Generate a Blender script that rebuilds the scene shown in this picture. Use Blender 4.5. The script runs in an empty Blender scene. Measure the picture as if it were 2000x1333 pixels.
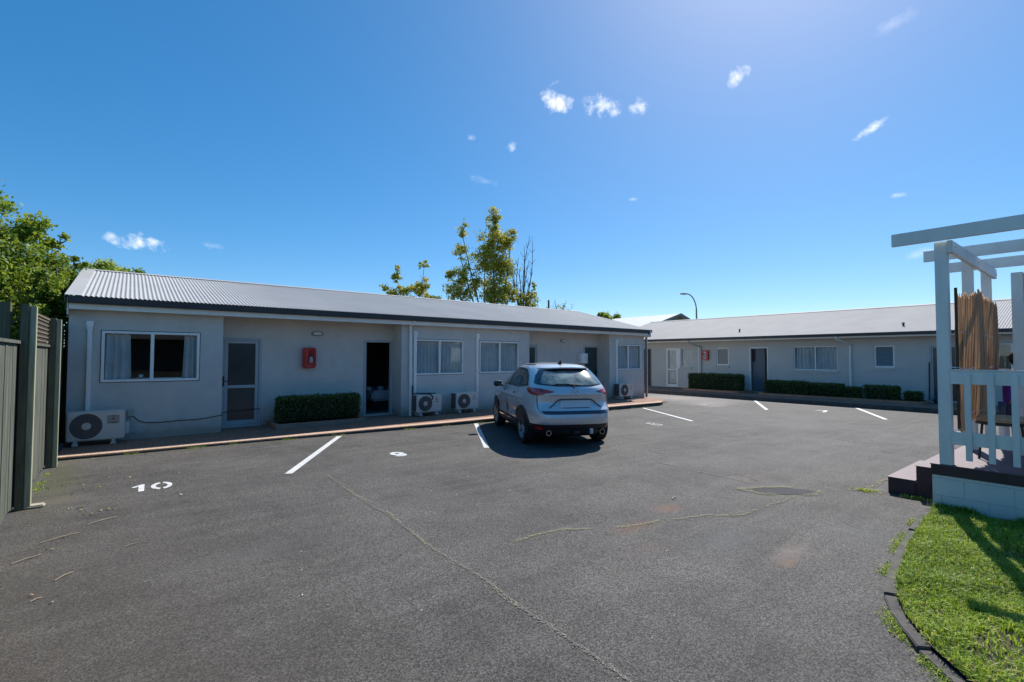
import bpy, bmesh, math, random
import numpy as np
from mathutils import Vector, Matrix
PI = math.pi; R_ = math.radians
random.seed(7); rng = np.random.default_rng(7)
scene = bpy.context.scene
COL = scene.collection

# ------------------------------------------------------------------ camera
cam_d = bpy.data.cameras.new('camera'); cam = bpy.data.objects.new('camera', cam_d); COL.objects.link(cam)
scene.camera = cam
cam_d.sensor_width = 36; cam_d.lens = 950.57/2000*36; cam_d.clip_start = .05; cam_d.clip_end = 2000
yaw, pitch, roll = R_(51.7584), R_(1.8865), R_(.16943)
fw = Vector((math.cos(pitch)*math.cos(yaw), math.cos(pitch)*math.sin(yaw), math.sin(pitch)))
rt = Vector((math.sin(yaw), -math.cos(yaw), 0)); up = rt.cross(fw)
r2 = math.cos(roll)*rt+math.sin(roll)*up; u2 = -math.sin(roll)*rt+math.cos(roll)*up
cam.matrix_world = Matrix(((r2.x, u2.x, -fw.x, 0), (r2.y, u2.y, -fw.y, 0), (r2.z, u2.z, -fw.z, 1.80), (0, 0, 0, 1)))

# ------------------------------------------------------------------ sun, sky, exposure
SUN = Vector((.87, .33, 1)).normalized()
sd = bpy.data.lights.new('sun', 'SUN'); sd.energy = 4.8; sd.angle = R_(.5); sd.color = (1, .955, .89)
so = bpy.data.objects.new('sun', sd); COL.objects.link(so)
so.rotation_euler = (-SUN).to_track_quat('-Z', 'Y').to_euler(); so.location = SUN*60
scene.view_settings.view_transform = 'Standard'; scene.view_settings.look = 'None'
scene.view_settings.exposure = .30; scene.view_settings.gamma = 1
scene.render.film_transparent = False
cy = scene.cycles
cy.max_bounces = 7; cy.diffuse_bounces = 4; cy.glossy_bounces = 4; cy.transparent_max_bounces = 12
cy.sample_clamp_indirect = 6; cy.caustics_reflective = False; cy.caustics_refractive = False

W = bpy.data.worlds.new('World'); scene.world = W; W.use_nodes = True
wt = W.node_tree; wt.nodes.clear()
def wn(t, **k):
    n = wt.nodes.new(t)
    for a, b in k.items(): setattr(n, a, b)
    return n
wo = wn('ShaderNodeOutputWorld'); bg = wn('ShaderNodeBackground'); sky = wn('ShaderNodeTexSky')
sky.sky_type = 'NISHITA'; sky.sun_disc = False
sky.sun_elevation = math.asin(SUN.z); sky.sun_rotation = math.atan2(SUN.x, SUN.y)
sky.altitude = 50; sky.air_density = .7; sky.dust_density = .34; sky.ozone_density = 4.0
bg.inputs['Strength'].default_value = .146
hs = wn('ShaderNodeHueSaturation'); hs.inputs['Saturation'].default_value = 1.53; hs.inputs['Hue'].default_value = .496; hs.inputs['Value'].default_value = 1.38
gm = wn('ShaderNodeGamma'); gm.inputs[1].default_value = .72; wt.links.new(sky.outputs[0], gm.inputs[0]); wt.links.new(gm.outputs[0], hs.inputs['Color'])
tc = wn('ShaderNodeTexCoord')
def math_n(op, a, b=None, clamp=False, c=None):
    n = wn('ShaderNodeMath', operation=op); n.use_clamp = clamp
    for i, v in enumerate((a, b, c)):
        if v is None: continue
        if isinstance(v, (int, float)): n.inputs[i].default_value = v
        else: wt.links.new(v, n.inputs[i])
    return n.outputs[0]
def vdot(v):
    n = wn('ShaderNodeVectorMath', operation='DOT_PRODUCT'); wt.links.new(tc.outputs['Generated'], n.inputs[0])
    n.inputs[1].default_value = v; return n.outputs['Value']
nz = wn('ShaderNodeTexNoise'); nz.inputs['Scale'].default_value = 34; nz.inputs['Detail'].default_value = 7; nz.inputs['Roughness'].default_value = .62
wt.links.new(tc.outputs['Generated'], nz.inputs['Vector'])
noise = nz.outputs['Fac']
# clouds: (elevation deg, azimuth deg, half width deg, half height deg, tilt deg, density)
CL = [(28.03, 46.34, 1.56, 1.05, -8.0, 1.0), (27.39, 40.94, 2.12, 1.15, -5.0, 0.95), (26.9, 37.09, 1.09, 0.81, 15.0, 0.8), (29.84, 46.46, 0.85, 0.33, 20.0, 0.35), (28.0, 26.44, 0.82, 0.74, 25.0, 0.8), (21.12, 14.63, 1.53, 0.39, 27.0, 0.7), (23.55, 51.77, 0.67, 0.47, -10.0, 0.6), (10.55, 89.4, 1.75, 0.78, -4.0, 1.0), (10.77, 91.51, 0.71, 0.36, 0.0, 0.55), (14.8, 12.96, 0.66, 0.27, 0.0, 0.4), (9.47, 10.98, 1.6, 0.45, 8.0, 0.25), (24.43, 56.83, 0.55, 0.31, 0.0, 0.22), (20.05, 54.86, 1.37, 0.43, -10.0, 0.15), (11.03, 83.79, 1.44, 0.3, -5.0, 0.18), (28.69, 13.31, 1.81, 0.6, 20.0, 0.14), (17.64, 37.78, 0.38, 0.16, 0.0, 0.25)]
dens = None
for el, az, hw, hh, tl, dn in CL:
    el, az, tl = R_(el), R_(az), R_(tl)
    c = Vector((math.cos(el)*math.cos(az), math.cos(el)*math.sin(az), math.sin(el)))
    r = Vector((math.sin(az), -math.cos(az), 0)); u = r.cross(c)
    r, u = math.cos(tl)*r+math.sin(tl)*u, -math.sin(tl)*r+math.cos(tl)*u
    a = math_n('MULTIPLY', vdot(r), 1/math.tan(R_(hw))); b = math_n('MULTIPLY', vdot(u), 1/math.tan(R_(hh)))
    d = math_n('SQRT', math_n('ADD', math_n('MULTIPLY', a, a), math_n('MULTIPLY', b, b)))
    front = math_n('GREATER_THAN', vdot(c), .5)
    # mask = clamp((1.0 - d + (noise-.5)*2.6) )
    m = math_n('ADD', math_n('SUBTRACT', 1.02, d), math_n('MULTIPLY', math_n('SUBTRACT', noise, .5), 4.2))
    m = math_n('MULTIPLY', math_n('POWER', math_n('MULTIPLY', m, .8, clamp=True), 1.25), dn)
    m = math_n('MULTIPLY', m, front)
    dens = m if dens is None else math_n('MAXIMUM', dens, m)
mx = wn('ShaderNodeMix', data_type='RGBA'); wt.links.new(dens, mx.inputs['Factor'])
wt.links.new(hs.outputs[0], mx.inputs['A']); mx.inputs['B'].default_value = (7.6, 7.7, 7.9, 1)
wt.links.new(mx.outputs['Result'], bg.inputs['Color']); wt.links.new(bg.outputs[0], wo.inputs[0])

# ------------------------------------------------------------------ material helpers
def new_mat(name):
    m = bpy.data.materials.new(name); m.use_nodes = True
    nt = m.node_tree; b = nt.nodes['Principled BSDF']; return m, nt, b
def N(nt, t, **k):
    n = nt.nodes.new(t)
    for a, b in k.items(): setattr(n, a, b)
    return n
def noise_fac(nt, scale, detail=4, rough=.55, coord='Object', stretch=(1, 1, 1)):
    t = N(nt, 'ShaderNodeTexCoord'); mp = N(nt, 'ShaderNodeMapping'); mp.inputs['Scale'].default_value = stretch
    n = N(nt, 'ShaderNodeTexNoise'); n.inputs['Scale'].default_value = scale; n.inputs['Detail'].default_value = detail; n.inputs['Roughness'].default_value = rough
    if coord == 'Position':
        g = N(nt, 'ShaderNodeNewGeometry'); nt.links.new(g.outputs['Position'], mp.inputs['Vector'])
    else: nt.links.new(t.outputs[coord], mp.inputs['Vector'])
    nt.links.new(mp.outputs[0], n.inputs['Vector']); return n.outputs['Fac']
def ramp(nt, fac, stops):
    r = N(nt, 'ShaderNodeValToRGB'); e = r.color_ramp.elements
    while len(e) < len(stops): e.new(.5)
    for el, (p, c) in zip(e, stops):
        el.position = p; el.color = (*c, 1) if len(c) == 3 else c
    nt.links.new(fac, r.inputs[0]); return r.outputs[0]
def mixc(nt, fac, a, b, mode='MIX'):
    m = N(nt, 'ShaderNodeMix', data_type='RGBA', blend_type=mode)
    for s, v in (('Factor', fac), ('A', a), ('B', b)):
        if isinstance(v, (int, float)): m.inputs[s].default_value = v
        elif isinstance(v, tuple): m.inputs[s].default_value = (*v, 1) if len(v) == 3 else v
        else: nt.links.new(v, m.inputs[s])
    return m.outputs['Result']
def nmath(nt, op, a, b=None, clamp=False):
    n = N(nt, 'ShaderNodeMath', operation=op); n.use_clamp = clamp
    for i, v in enumerate((a, b)):
        if v is None: continue
        if isinstance(v, (int, float)): n.inputs[i].default_value = v
        else: nt.links.new(v, n.inputs[i])
    return n.outputs[0]
def bump(nt, b, fac, strength, dist=.01):
    n = N(nt, 'ShaderNodeBump'); n.inputs['Strength'].default_value = strength; n.inputs['Distance'].default_value = dist
    nt.links.new(fac, n.inputs['Height']); nt.links.new(n.outputs[0], b.inputs['Normal'])
def M(name, col, rough=.6, var=.12, scale=6, bmp=0, bscale=60, metal=0, coat=0, stretch=(1, 1, 1), spec=.5, coord='Position'):
    m, nt, b = new_mat(name)
    f = noise_fac(nt, scale, 5, .6, coord, stretch)
    lo = tuple(c*(1-var) for c in col); hi = tuple(min(1, c*(1+var)) for c in col)
    nt.links.new(ramp(nt, f, [(.3, lo), (.7, hi)]), b.inputs['Base Color'])
    b.inputs['Roughness'].default_value = rough; b.inputs['Metallic'].default_value = metal
    b.inputs['Specular IOR Level'].default_value = spec; b.inputs['Coat Weight'].default_value = coat
    if bmp: bump(nt, b, noise_fac(nt, bscale, 3, .6, coord, stretch), bmp)
    return m
def glass(name, tint=(.8, .86, .86), refl_rough=.02, dark=0.0):
    m = bpy.data.materials.new(name); m.use_nodes = True; nt = m.node_tree; nt.nodes.clear()
    o = N(nt, 'ShaderNodeOutputMaterial'); t = N(nt, 'ShaderNodeBsdfTransparent'); g = N(nt, 'ShaderNodeBsdfGlossy')
    t.inputs['Color'].default_value = (*[c*(1-dark) for c in tint], 1); g.inputs['Roughness'].default_value = refl_rough
    fr = N(nt, 'ShaderNodeLayerWeight'); fr.inputs['Blend'].default_value = .5; mx = N(nt, 'ShaderNodeMixShader')
    f = nmath(nt, 'ADD', nmath(nt, 'MULTIPLY', nmath(nt, 'POWER', fr.outputs['Facing'], 5), .85), .055, clamp=True)
    nt.links.new(f, mx.inputs[0]); nt.links.new(t.outputs[0], mx.inputs[1]); nt.links.new(g.outputs[0], mx.inputs[2]); nt.links.new(mx.outputs[0], o.inputs[0])
    return m
def translucent_mat(name, col, w=.4, rough=.7, attr=None, stops=None, scale=14, leafy=True):
    m, nt, b = new_mat(name); o = nt.nodes['Material Output']
    if attr:
        a = N(nt, 'ShaderNodeAttribute'); a.attribute_name = attr; c = ramp(nt, a.outputs['Fac'], stops)
    else:
        c = ramp(nt, noise_fac(nt, scale, 4, .6, 'Position'), [(.3, tuple(x*.8 for x in col)), (.7, col)])
    nt.links.new(c, b.inputs['Base Color']); b.inputs['Roughness'].default_value = rough
    t = N(nt, 'ShaderNodeBsdfTranslucent'); nt.links.new(mixc(nt, .25, c, (.75, .8, .1), 'MIX') if attr and leafy else c, t.inputs['Color'])
    mx = N(nt, 'ShaderNodeMixShader'); mx.inputs[0].default_value = w
    nt.links.new(b.outputs[0], mx.inputs[1]); nt.links.new(t.outputs[0], mx.inputs[2]); nt.links.new(mx.outputs[0], o.inputs[0])
    return m

# render colours are real-world albedo
wall_m, nt, b = new_mat('grey_stucco_paint')
f = noise_fac(nt, 1.3, 5, .6, 'Position'); f2 = noise_fac(nt, 55, 4, .7, 'Position')
c = ramp(nt, f, [(.25, (.60, .575, .53)), (.75, (.67, .645, .60))])
c = mixc(nt, .35, c, ramp(nt, noise_fac(nt, 3.0, 6, .7, 'Position', (1, 1, .8)), [(.35, (.48, .46, .42)), (.7, (.70, .67, .62))]), 'MIX')
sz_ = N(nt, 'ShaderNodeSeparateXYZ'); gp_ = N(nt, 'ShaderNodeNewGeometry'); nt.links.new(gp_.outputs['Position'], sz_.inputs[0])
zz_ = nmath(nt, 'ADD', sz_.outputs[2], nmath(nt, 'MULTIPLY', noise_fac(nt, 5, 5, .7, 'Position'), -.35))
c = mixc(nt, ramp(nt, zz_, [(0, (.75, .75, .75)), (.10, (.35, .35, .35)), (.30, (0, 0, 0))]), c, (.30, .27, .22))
nt.links.new(c, b.inputs['Base Color']); b.inputs['Roughness'].default_value = .75; bump(nt, b, f2, .7, .014)
wall2_m, nt, b = new_mat('grey_block_paint')
c = ramp(nt, noise_fac(nt, 1.1, 5, .6, 'Position'), [(.25, (.55, .53, .49)), (.75, (.615, .60, .55))])
nt.links.new(c, b.inputs['Base Color']); b.inputs['Roughness'].default_value = .7; bump(nt, b, noise_fac(nt, 40, 3, .6, 'Position'), .3, .008)
white_m = M('white_frame', (.90, .88, .83), .45, .06, 5)
cream_m = M('pale_fascia', (.90, .88, .83), .6, .08, 4)
gutter_m = M('charcoal_gutter', (.035, .04, .045), .42, .2, 6)
brown_m = M('brown_pipe', (.16, .14, .125), .6, .15, 6)
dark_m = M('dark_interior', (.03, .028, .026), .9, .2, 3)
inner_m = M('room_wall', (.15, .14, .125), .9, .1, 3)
black_m = M('black_plastic', (.02, .02, .021), .5, .2, 20)
steel_m = M('brushed_steel', (.55, .56, .57), .35, .06, 20, metal=.9)
door_glass_m = M('screened_door_glass', (.045, .058, .062), .18, .2, 1.2)
pane_m = glass('window_glass', (.93, .96, .96))
def roof_mat(name, col, stain):
    m, nt, b = new_mat(name)
    f = noise_fac(nt, .9, 6, .62, 'Position'); g = noise_fac(nt, 9, 5, .7, 'Position', (4, .4, 1)) 
    c = mixc(nt, ramp(nt, f, [(.35, (0, 0, 0)), (.75, (.6, .6, .6))]), col, stain)
    c = mixc(nt, ramp(nt, g, [(.55, (0, 0, 0)), (.8, (.35, .35, .35))]), c, stain)
    nt.links.new(c, b.inputs['Base Color']); b.inputs['Roughness'].default_value = .7; b.inputs['Specular IOR Level'].default_value = .2
    return m
roof1_m = roof_mat('weathered_iron_roof', (.47, .465, .455), (.36, .355, .345))
roof2_m = roof_mat('pale_iron_roof', (.365, .355, .35), (.27, .255, .245))
roof3_m = roof_mat('white_roof', (.72, .72, .71), (.6, .6, .59))

# ------------------------------------------------------------------ mesh helpers
def link(o, parent=None):
    COL.objects.link(o)
    if parent: o.parent = parent
    return o
def tag(o, label=None, cat=None, group=None, kind=None):
    if label: o['label'] = label
    if cat: o['category'] = cat
    if group: o['group'] = group
    if kind: o['kind'] = kind
    return o
def empty(name, loc=(0, 0, 0), rz=0):
    o = bpy.data.objects.new(name, None); o.location = loc; o.rotation_euler.z = rz; o.empty_display_size = .3
    return link(o)
class MB:
    def __init__(s): s.v = []; s.f = []; s.m = []; s.mi = 0
    def add(s, vs, fs, mi=None):
        k = len(s.v); s.v += [tuple(p) for p in vs]; s.f += [tuple(i+k for i in f) for f in fs]; s.m += [s.mi if mi is None else mi]*len(fs); return s
    def box(s, a, b, mi=None):
        x0, y0, z0 = [min(p, q) for p, q in zip(a, b)]; x1, y1, z1 = [max(p, q) for p, q in zip(a, b)]
        return s.add([(x0,y0,z0),(x1,y0,z0),(x1,y1,z0),(x0,y1,z0),(x0,y0,z1),(x1,y0,z1),(x1,y1,z1),(x0,y1,z1)],
                     [(0,3,2,1),(4,5,6,7),(0,1,5,4),(1,2,6,5),(2,3,7,6),(3,0,4,7)], mi)
    def tube(s, pts, r, n=8, caps=True, mi=None):
        pts = [Vector(p) for p in pts]; rs = r if isinstance(r, (list, tuple)) else [r]*len(pts); k0 = []; vs = []; fs = []
        prev = None
        for i, p in enumerate(pts):
            d = (pts[min(i+1, len(pts)-1)]-pts[max(i-1, 0)]).normalized()
            a = prev if prev is not None else (Vector((0, 0, 1)) if abs(d.z) < .9 else Vector((1, 0, 0)))
            a = (a-d*a.dot(d)).normalized(); prev = a; b = d.cross(a)
            for j in range(n):
                t = 2*PI*j/n; vs.append(p+(a*math.cos(t)+b*math.sin(t))*rs[i])
        for i in range(len(pts)-1):
            for j in range(n): fs.append((i*n+j, i*n+(j+1) % n, (i+1)*n+(j+1) % n, (i+1)*n+j))
        if caps: fs += [tuple(range(n-1, -1, -1)), tuple(range((len(pts)-1)*n, len(pts)*n))]
        return s.add(vs, fs, mi)
    def poly_extrude(s, pts, d, mi=None):   # planar polygon pts (3D), extruded by vector d
        n = len(pts); d = Vector(d); a = [Vector(p) for p in pts]
        return s.add(a+[p+d for p in a], [tuple(range(n-1, -1, -1)), tuple(range(n, 2*n))]+[(i, (i+1) % n, (i+1) % n+n, i+n) for i in range(n)], mi)
    def lathe(s, prof, c, axis='z', n=24, mi=None):  # prof [(r,h)] around axis
        vs = []; fs = []
        for r, h in prof:
            for j in range(n):
                t = 2*PI*j/n; q = (r*math.cos(t), r*math.sin(t), h)
                if axis == 'y': q = (q[0], q[2], q[1])
                if axis == 'x': q = (q[2], q[0], q[1])
                vs.append((c[0]+q[0], c[1]+q[1], c[2]+q[2]))
        m = len(prof)
        for i in range(m-1):
            for j in range(n): fs.append((i*n+j, i*n+(j+1) % n, (i+1)*n+(j+1) % n, (i+1)*n+j))
        return s.add(vs, fs, mi)
    def mesh(s, name, mats):
        me = bpy.data.meshes.new(name); me.from_pydata(s.v, [], s.f)
        for m in (mats if isinstance(mats, (list, tuple)) else [mats]): me.materials.append(m)
        if any(s.m): me.polygons.foreach_set('material_index', s.m)
        me.update(); return me
    def build(s, name, mats, parent=None, bevel=0, smooth=False, fixn=True, seg=2):
        me = s.mesh(name, mats)
        bm = bmesh.new(); bm.from_mesh(me)
        if fixn: bmesh.ops.recalc_face_normals(bm, faces=bm.faces)
        if bevel:
            bmesh.ops.bevel(bm, geom=[e for e in bm.edges if len(e.link_faces) == 2 and e.calc_face_angle(0) > .6], offset=bevel, segments=seg, affect='EDGES', clamp_overlap=True)
        bm.to_mesh(me); bm.free()
        if smooth: me.polygons.foreach_set('use_smooth', [True]*len(me.polygons)); 
        return link(bpy.data.objects.new(name, me), parent)
def smooth_angle(o, a=35):
    me = o.data; me.polygons.foreach_set('use_smooth', [True]*len(me.polygons))
    bm = bmesh.new(); bm.from_mesh(me)
    for e in bm.edges:
        if len(e.link_faces) == 2 and e.calc_face_angle(0) > R_(a): e.smooth = False
    bm.to_mesh(me); bm.free(); return o
def copy_tree(o, parent=None):
    c = o.copy(); COL.objects.link(c); c.parent = parent
    for ch in list(o.children): copy_tree(ch, c)
    return c
def text_mesh(txt, size, depth, loc, rot, mat, name, parent=None, xs=1.0, bold=0):
    cu = bpy.data.curves.new('t', 'FONT'); cu.body = txt; cu.size = size; cu.extrude = depth; cu.offset = bold; cu.align_x = 'CENTER'; cu.align_y = 'CENTER'
    o = bpy.data.objects.new('t', cu); COL.objects.link(o); bpy.context.view_layer.update()
    me = bpy.data.meshes.new_from_object(o.evaluated_get(bpy.context.evaluated_depsgraph_get()))
    bpy.data.objects.remove(o); bpy.data.curves.remove(cu)
    me.materials.clear(); me.materials.append(mat); me.name = name
    ob = bpy.data.objects.new(name, me); ob.location = loc; ob.rotation_euler = rot; ob.scale = (xs, 1, 1)
    return link(ob, parent)
def fast_mesh(name, V, F, mats, attr=None, parent=None, smooth=False):   # V (n,3), F (m,4) or (m,3)
    me = bpy.data.meshes.new(name); n, m, k = len(V), len(F), F.shape[1]
    me.vertices.add(n); me.vertices.foreach_set('co', np.asarray(V, np.float32).ravel())
    me.loops.add(m*k); me.loops.foreach_set('vertex_index', np.asarray(F, np.int32).ravel())
    me.polygons.add(m); me.polygons.foreach_set('loop_start', np.arange(0, m*k, k, dtype=np.int32))
    try: me.polygons.foreach_set('loop_total', np.full(m, k, dtype=np.int32))
    except Exception: pass
    for q in (mats if isinstance(mats, (list, tuple)) else [mats]): me.materials.append(q)
    if attr is not None:
        a = me.attributes.new('tone', 'FLOAT', 'POINT'); a.data.foreach_set('value', np.asarray(attr, np.float32))
    if smooth: me.polygons.foreach_set('use_smooth', np.ones(m, bool))
    me.update(calc_edges=True); me.validate()
    return link(bpy.data.objects.new(name, me), parent)
#MARK_PARTS
# ------------------------------------------------------------------ ground
def blob(nt, pos, cx, cy, rx, ry, n, namp=.9, soft=1.6):
    s = N(nt, 'ShaderNodeSeparateXYZ'); nt.links.new(pos, s.inputs[0])
    a = nmath(nt, 'DIVIDE', nmath(nt, 'SUBTRACT', s.outputs[0], cx), rx); b = nmath(nt, 'DIVIDE', nmath(nt, 'SUBTRACT', s.outputs[1], cy), ry)
    d = nmath(nt, 'SQRT', nmath(nt, 'ADD', nmath(nt, 'MULTIPLY', a, a), nmath(nt, 'MULTIPLY', b, b)))
    m = nmath(nt, 'ADD', nmath(nt, 'SUBTRACT', 1.0, d), nmath(nt, 'MULTIPLY', nmath(nt, 'SUBTRACT', n, .5), namp*2))
    return nmath(nt, 'MULTIPLY', m, 1/soft*1.6, clamp=True)
asph, nt, b = new_mat('worn_asphalt')
g = N(nt, 'ShaderNodeNewGeometry'); pos = g.outputs['Position']
big = noise_fac(nt, .6, 7, .66, 'Position'); mid = noise_fac(nt, 2.3, 6, .65, 'Position', (1, .5, 1)); fine = noise_fac(nt, 85, 3, .7, 'Position'); grit = noise_fac(nt, 210, 2, .8, 'Position')
c = ramp(nt, big, [(.34, (.052, .048, .044)), (.5, (.079, .073, .066)), (.64, (.110, .102, .092))])
c = mixc(nt, ramp(nt, mid, [(.42, (0, 0, 0)), (.72, (.75, .75, .75))]), c, (.10, .094, .088))
streak = noise_fac(nt, 1.1, 5, .55, 'Position', (.45, 3.2, 1))
c = mixc(nt, ramp(nt, streak, [(.48, (0, 0, 0)), (.68, (.6, .6, .6))]), c, (.118, .11, .10))
vo = N(nt, 'ShaderNodeTexVoronoi'); vo.inputs['Scale'].default_value = 115; nt.links.new(pos, vo.inputs['Vector']); vs_ = N(nt, 'ShaderNodeSeparateColor'); nt.links.new(vo.outputs['Color'], vs_.inputs[0])
c = mixc(nt, .85, c, ramp(nt, vs_.outputs[0], [(.1, (.12, .12, .12)), (.5, (.44, .44, .44)), (.9, (.82, .82, .82)), (1, (1, .99, .97))]), 'OVERLAY')
c = mixc(nt, .6, c, ramp(nt, fine, [(.3, (.28, .28, .28)), (.5, (.5, .5, .5)), (.72, (.86, .86, .86))]), 'OVERLAY')
c = mixc(nt, ramp(nt, grit, [(.66, (0, 0, 0)), (.74, (.55, .55, .55))]), c, (.21, .2, .195))
# paler, dustier surface towards the far driveway
n1 = noise_fac(nt, 1.4, 6, .7, 'Position'); n2 = noise_fac(nt, 9, 6, .75, 'Position')
c = mixc(nt, nmath(nt, 'MULTIPLY', blob(nt, pos, 16.5, 7.5, 6.5, 6.5, n1, .6, 2.4), .6), c, (.135, .13, .122))
c = mixc(nt, nmath(nt, 'MULTIPLY', blob(nt, pos, 9.5, 3.8, 2.6, 1.9, n1, .9, 2.6), .35), c, (.12, .115, .108))
for (x, y, rx, ry, col, am) in [(19.3, 12.6, 2.6, 3.6, (.29, .265, .24), .85), (17.9, 10.3, 1.5, 1.1, (.27, .245, .22), .8), (17.2, 9.6, .8, .35, (.25, .23, .21), .7), (16.9, 10.6, .7, .35, (.10, .09, .085), .6), (3.6, 9.7, .35, .25, (.035, .034, .033), .5), (.9, 9.6, .3, .25, (.036, .034, .033), .45), (2.9, 9.0, .2, .3, (.038, .036, .035), .4), (14.8, 8.6, .4, .4, (.06, .058, .056), .5), (-.6, 4.2, 2.4, 5, (.066, .055, .043), .45), (.2, 2.2, 1.5, 2.5, (.07, .058, .046), .35), (20.3, 8.5, .5, 4.5, (.2, .19, .175), .4), (5.11, 3.46, .30, .2, (.19, .085, .045), .55), (4.26, 3.3, .42, .16, (.18, .09, .05), .5), (3.9, 2.85, .42, .16, (.12, .07, .055), .35),
        (4.85, 1.98, .5, .15, (.24, .19, .16), .55), (4.6, 1.9, .18, .08, (.23, .12, .06), .5), (7.3, 3.5, .5, .35, (.15, .12, .1), .55), (7.0, 2.95, .7, .3, (.16, .16, .1), .35),
        (4.7, 2.5, .8, .4, (.12, .12, .12), .4), (5.9, 1.7, .7, .4, (.11, .11, .11), .35), (-.75, 9.6, .35, 2.6, (.085, .085, .035), .6), (-.6, 8.3, .4, .3, (.2, .17, .13), .3), (1.5, 11.35, 3.4, .25, (.09, .09, .04), .45), (1.0, 5.0, 1.0, .25, (.1, .1, .098), .4)]:
    c = mixc(nt, nmath(nt, 'MULTIPLY', blob(nt, pos, x, y, rx, ry, n2), am), c, col)
nt.links.new(c, b.inputs['Base Color']); b.inputs['Roughness'].default_value = .82; b.inputs['Specular IOR Level'].default_value = .35
hh = nmath(nt, 'ADD', nmath(nt, 'MULTIPLY', fine, .6), nmath(nt, 'MULTIPLY', grit, .6))
bump(nt, b, hh, .55, .008)
soil = M('soil_and_grass', (.07, .085, .03), .95, .35, 1.5, .6, 30)
MB().add([(-150, -150, -.03), (250, -150, -.03), (250, 250, -.03), (-150, 250, -.03)], [(0, 1, 2, 3)]).build('ground', soil)['kind'] = 'structure'
a = MB().add([(-1.1, -25, 0), (30, -25, 0), (30, 40, 0), (-1.1, 40, 0)], [(0, 1, 2, 3)]).build('asphalt_yard', asph); a['kind'] = 'structure'; a['label'] = 'worn dark grey asphalt yard with moss and rust stains'

conc = M('pale_concrete', (.27, .25, .225), .85, .22, 2.5, .3, 70)
kerb_c = M('dark_kerb_concrete', (.085, .08, .072), .9, .3, 5, .5, 60)
def brick_mat(name, c1, c2, mortar, rot=0.0, sc=1.0, bw=.22, rh=.105, dirt=(.12, .1, .06)):
    m, nt, b = new_mat(name); g = N(nt, 'ShaderNodeNewGeometry'); mp = N(nt, 'ShaderNodeMapping'); mp.inputs['Rotation'].default_value = (0, 0, rot)
    nt.links.new(g.outputs['Position'], mp.inputs[0]); br = N(nt, 'ShaderNodeTexBrick'); nt.links.new(mp.outputs[0], br.inputs[0])
    br.inputs['Scale'].default_value = 1; br.inputs['Brick Width'].default_value = bw; br.inputs['Row Height'].default_value = rh; br.inputs['Mortar Size'].default_value = .006
    br.inputs['Color1'].default_value = (*c1, 1); br.inputs['Color2'].default_value = (*c2, 1); br.inputs['Mortar'].default_value = (*mortar, 1)
    c = mixc(nt, ramp(nt, noise_fac(nt, 4, 5, .65, 'Position'), [(.4, (0, 0, 0)), (.75, (.55, .55, .55))]), br.outputs['Color'], dirt)
    nt.links.new(c, b.inputs['Base Color']); b.inputs['Roughness'].default_value = .85; bump(nt, b, br.outputs['Fac'], -.4, .004); return m
pave_m = brick_mat('brick_pavers', (.38, .20, .13), (.29, .15, .10), (.17, .13, .10), PI/2)
edge_m = brick_mat('brick_edging', (.70, .45, .32), (.60, .37, .25), (.4, .32, .24), 0, 1, .105, .5, (.52, .36, .22))
plant_m = brick_mat('planter_brick', (.52, .27, .17), (.44, .22, .14), (.3, .24, .19), 0, 1, .22, .5, (.2, .12, .07))

KX = [-.93, -.3, .56, 1.24, 2.34, 5.0, 6.7, 9.5, 12.9, 15.7, 16.1]; KY = [11.42, 11.40, 11.40, 11.42, 11.39, 11.19, 11.08, 11.02, 10.96, 10.93, 11.1]
KZ = [.062, .06, .058, .058, .058, .082, .09, .11, .135, .13, .12]
WX = [-.93, 1.7, 6.15, 17.3]; WZ = [.07, .08, .125, .15]
wz = lambda x: float(np.interp(x, WX, WZ))
mb = MB(); n = len(KX)
for i in range(n-1):
    x0, x1 = KX[i], KX[i+1]
    q = lambda x, y, z: (x, y, z)
    i0, i1 = KY[i]+.21, KY[i+1]+.21
    mb.add([(x0, i0, KZ[i]), (x1, i1, KZ[i+1]), (x1, 13.7, wz(x1)), (x0, 13.7, wz(x0))], [(0, 1, 2, 3)])
mb.add([(16.1, 11.31, .12), (17.0, 11.6, .06), (17.9, 12.4, .05), (17.9, 14, .05), (17.3, 14, .15), (16.1, 13.7, .15)], [(0, 1, 2, 3, 4, 5)])
pv = mb.build('paved_path', pave_m); tag(pv, 'brick paved path along the left motel block', kind='structure')
mb = MB()
for i in range(n-1):
    x0, x1 = KX[i], KX[i+1]
    A = [(x0, KY[i]-.012, KZ[i]-.006), (x1, KY[i+1]-.012, KZ[i+1]-.006), (x1, KY[i+1]+.008, KZ[i+1]+.004), (x0, KY[i]+.008, KZ[i]+.004), (x0, KY[i]+.21, KZ[i]+.003), (x1, KY[i+1]+.21, KZ[i+1]+.003),
         (x0, KY[i]-.012, KZ[i]-.03), (x1, KY[i+1]-.012, KZ[i+1]-.03)]
    mb.add(A, [(0, 1, 2, 3), (3, 2, 5, 4), (6, 7, 1, 0)])
tag(mb.build('paving_edge', edge_m), 'row of pale orange edging bricks along the path', kind='structure')
mb = MB()
for i in range(n-1):
    x0, x1 = KX[i], KX[i+1]; mb.add([(x0, KY[i], -.02), (x1, KY[i+1], -.02), (x1, KY[i+1], KZ[i+1]-.03), (x0, KY[i], KZ[i]-.03)], [(0, 1, 2, 3)])
mb.add([(-.93, 11.42, -.02), (-.93, 13.7, -.02), (-.93, 13.7, .07), (-.93, 11.42, .062)], [(0, 1, 2, 3)])
mb.add([(16.1, 11.1, -.02), (17.2, 11.5, -.02), (17.0, 11.6, .06), (16.1, 11.31, .12)], [(0, 1, 2, 3)])
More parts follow.
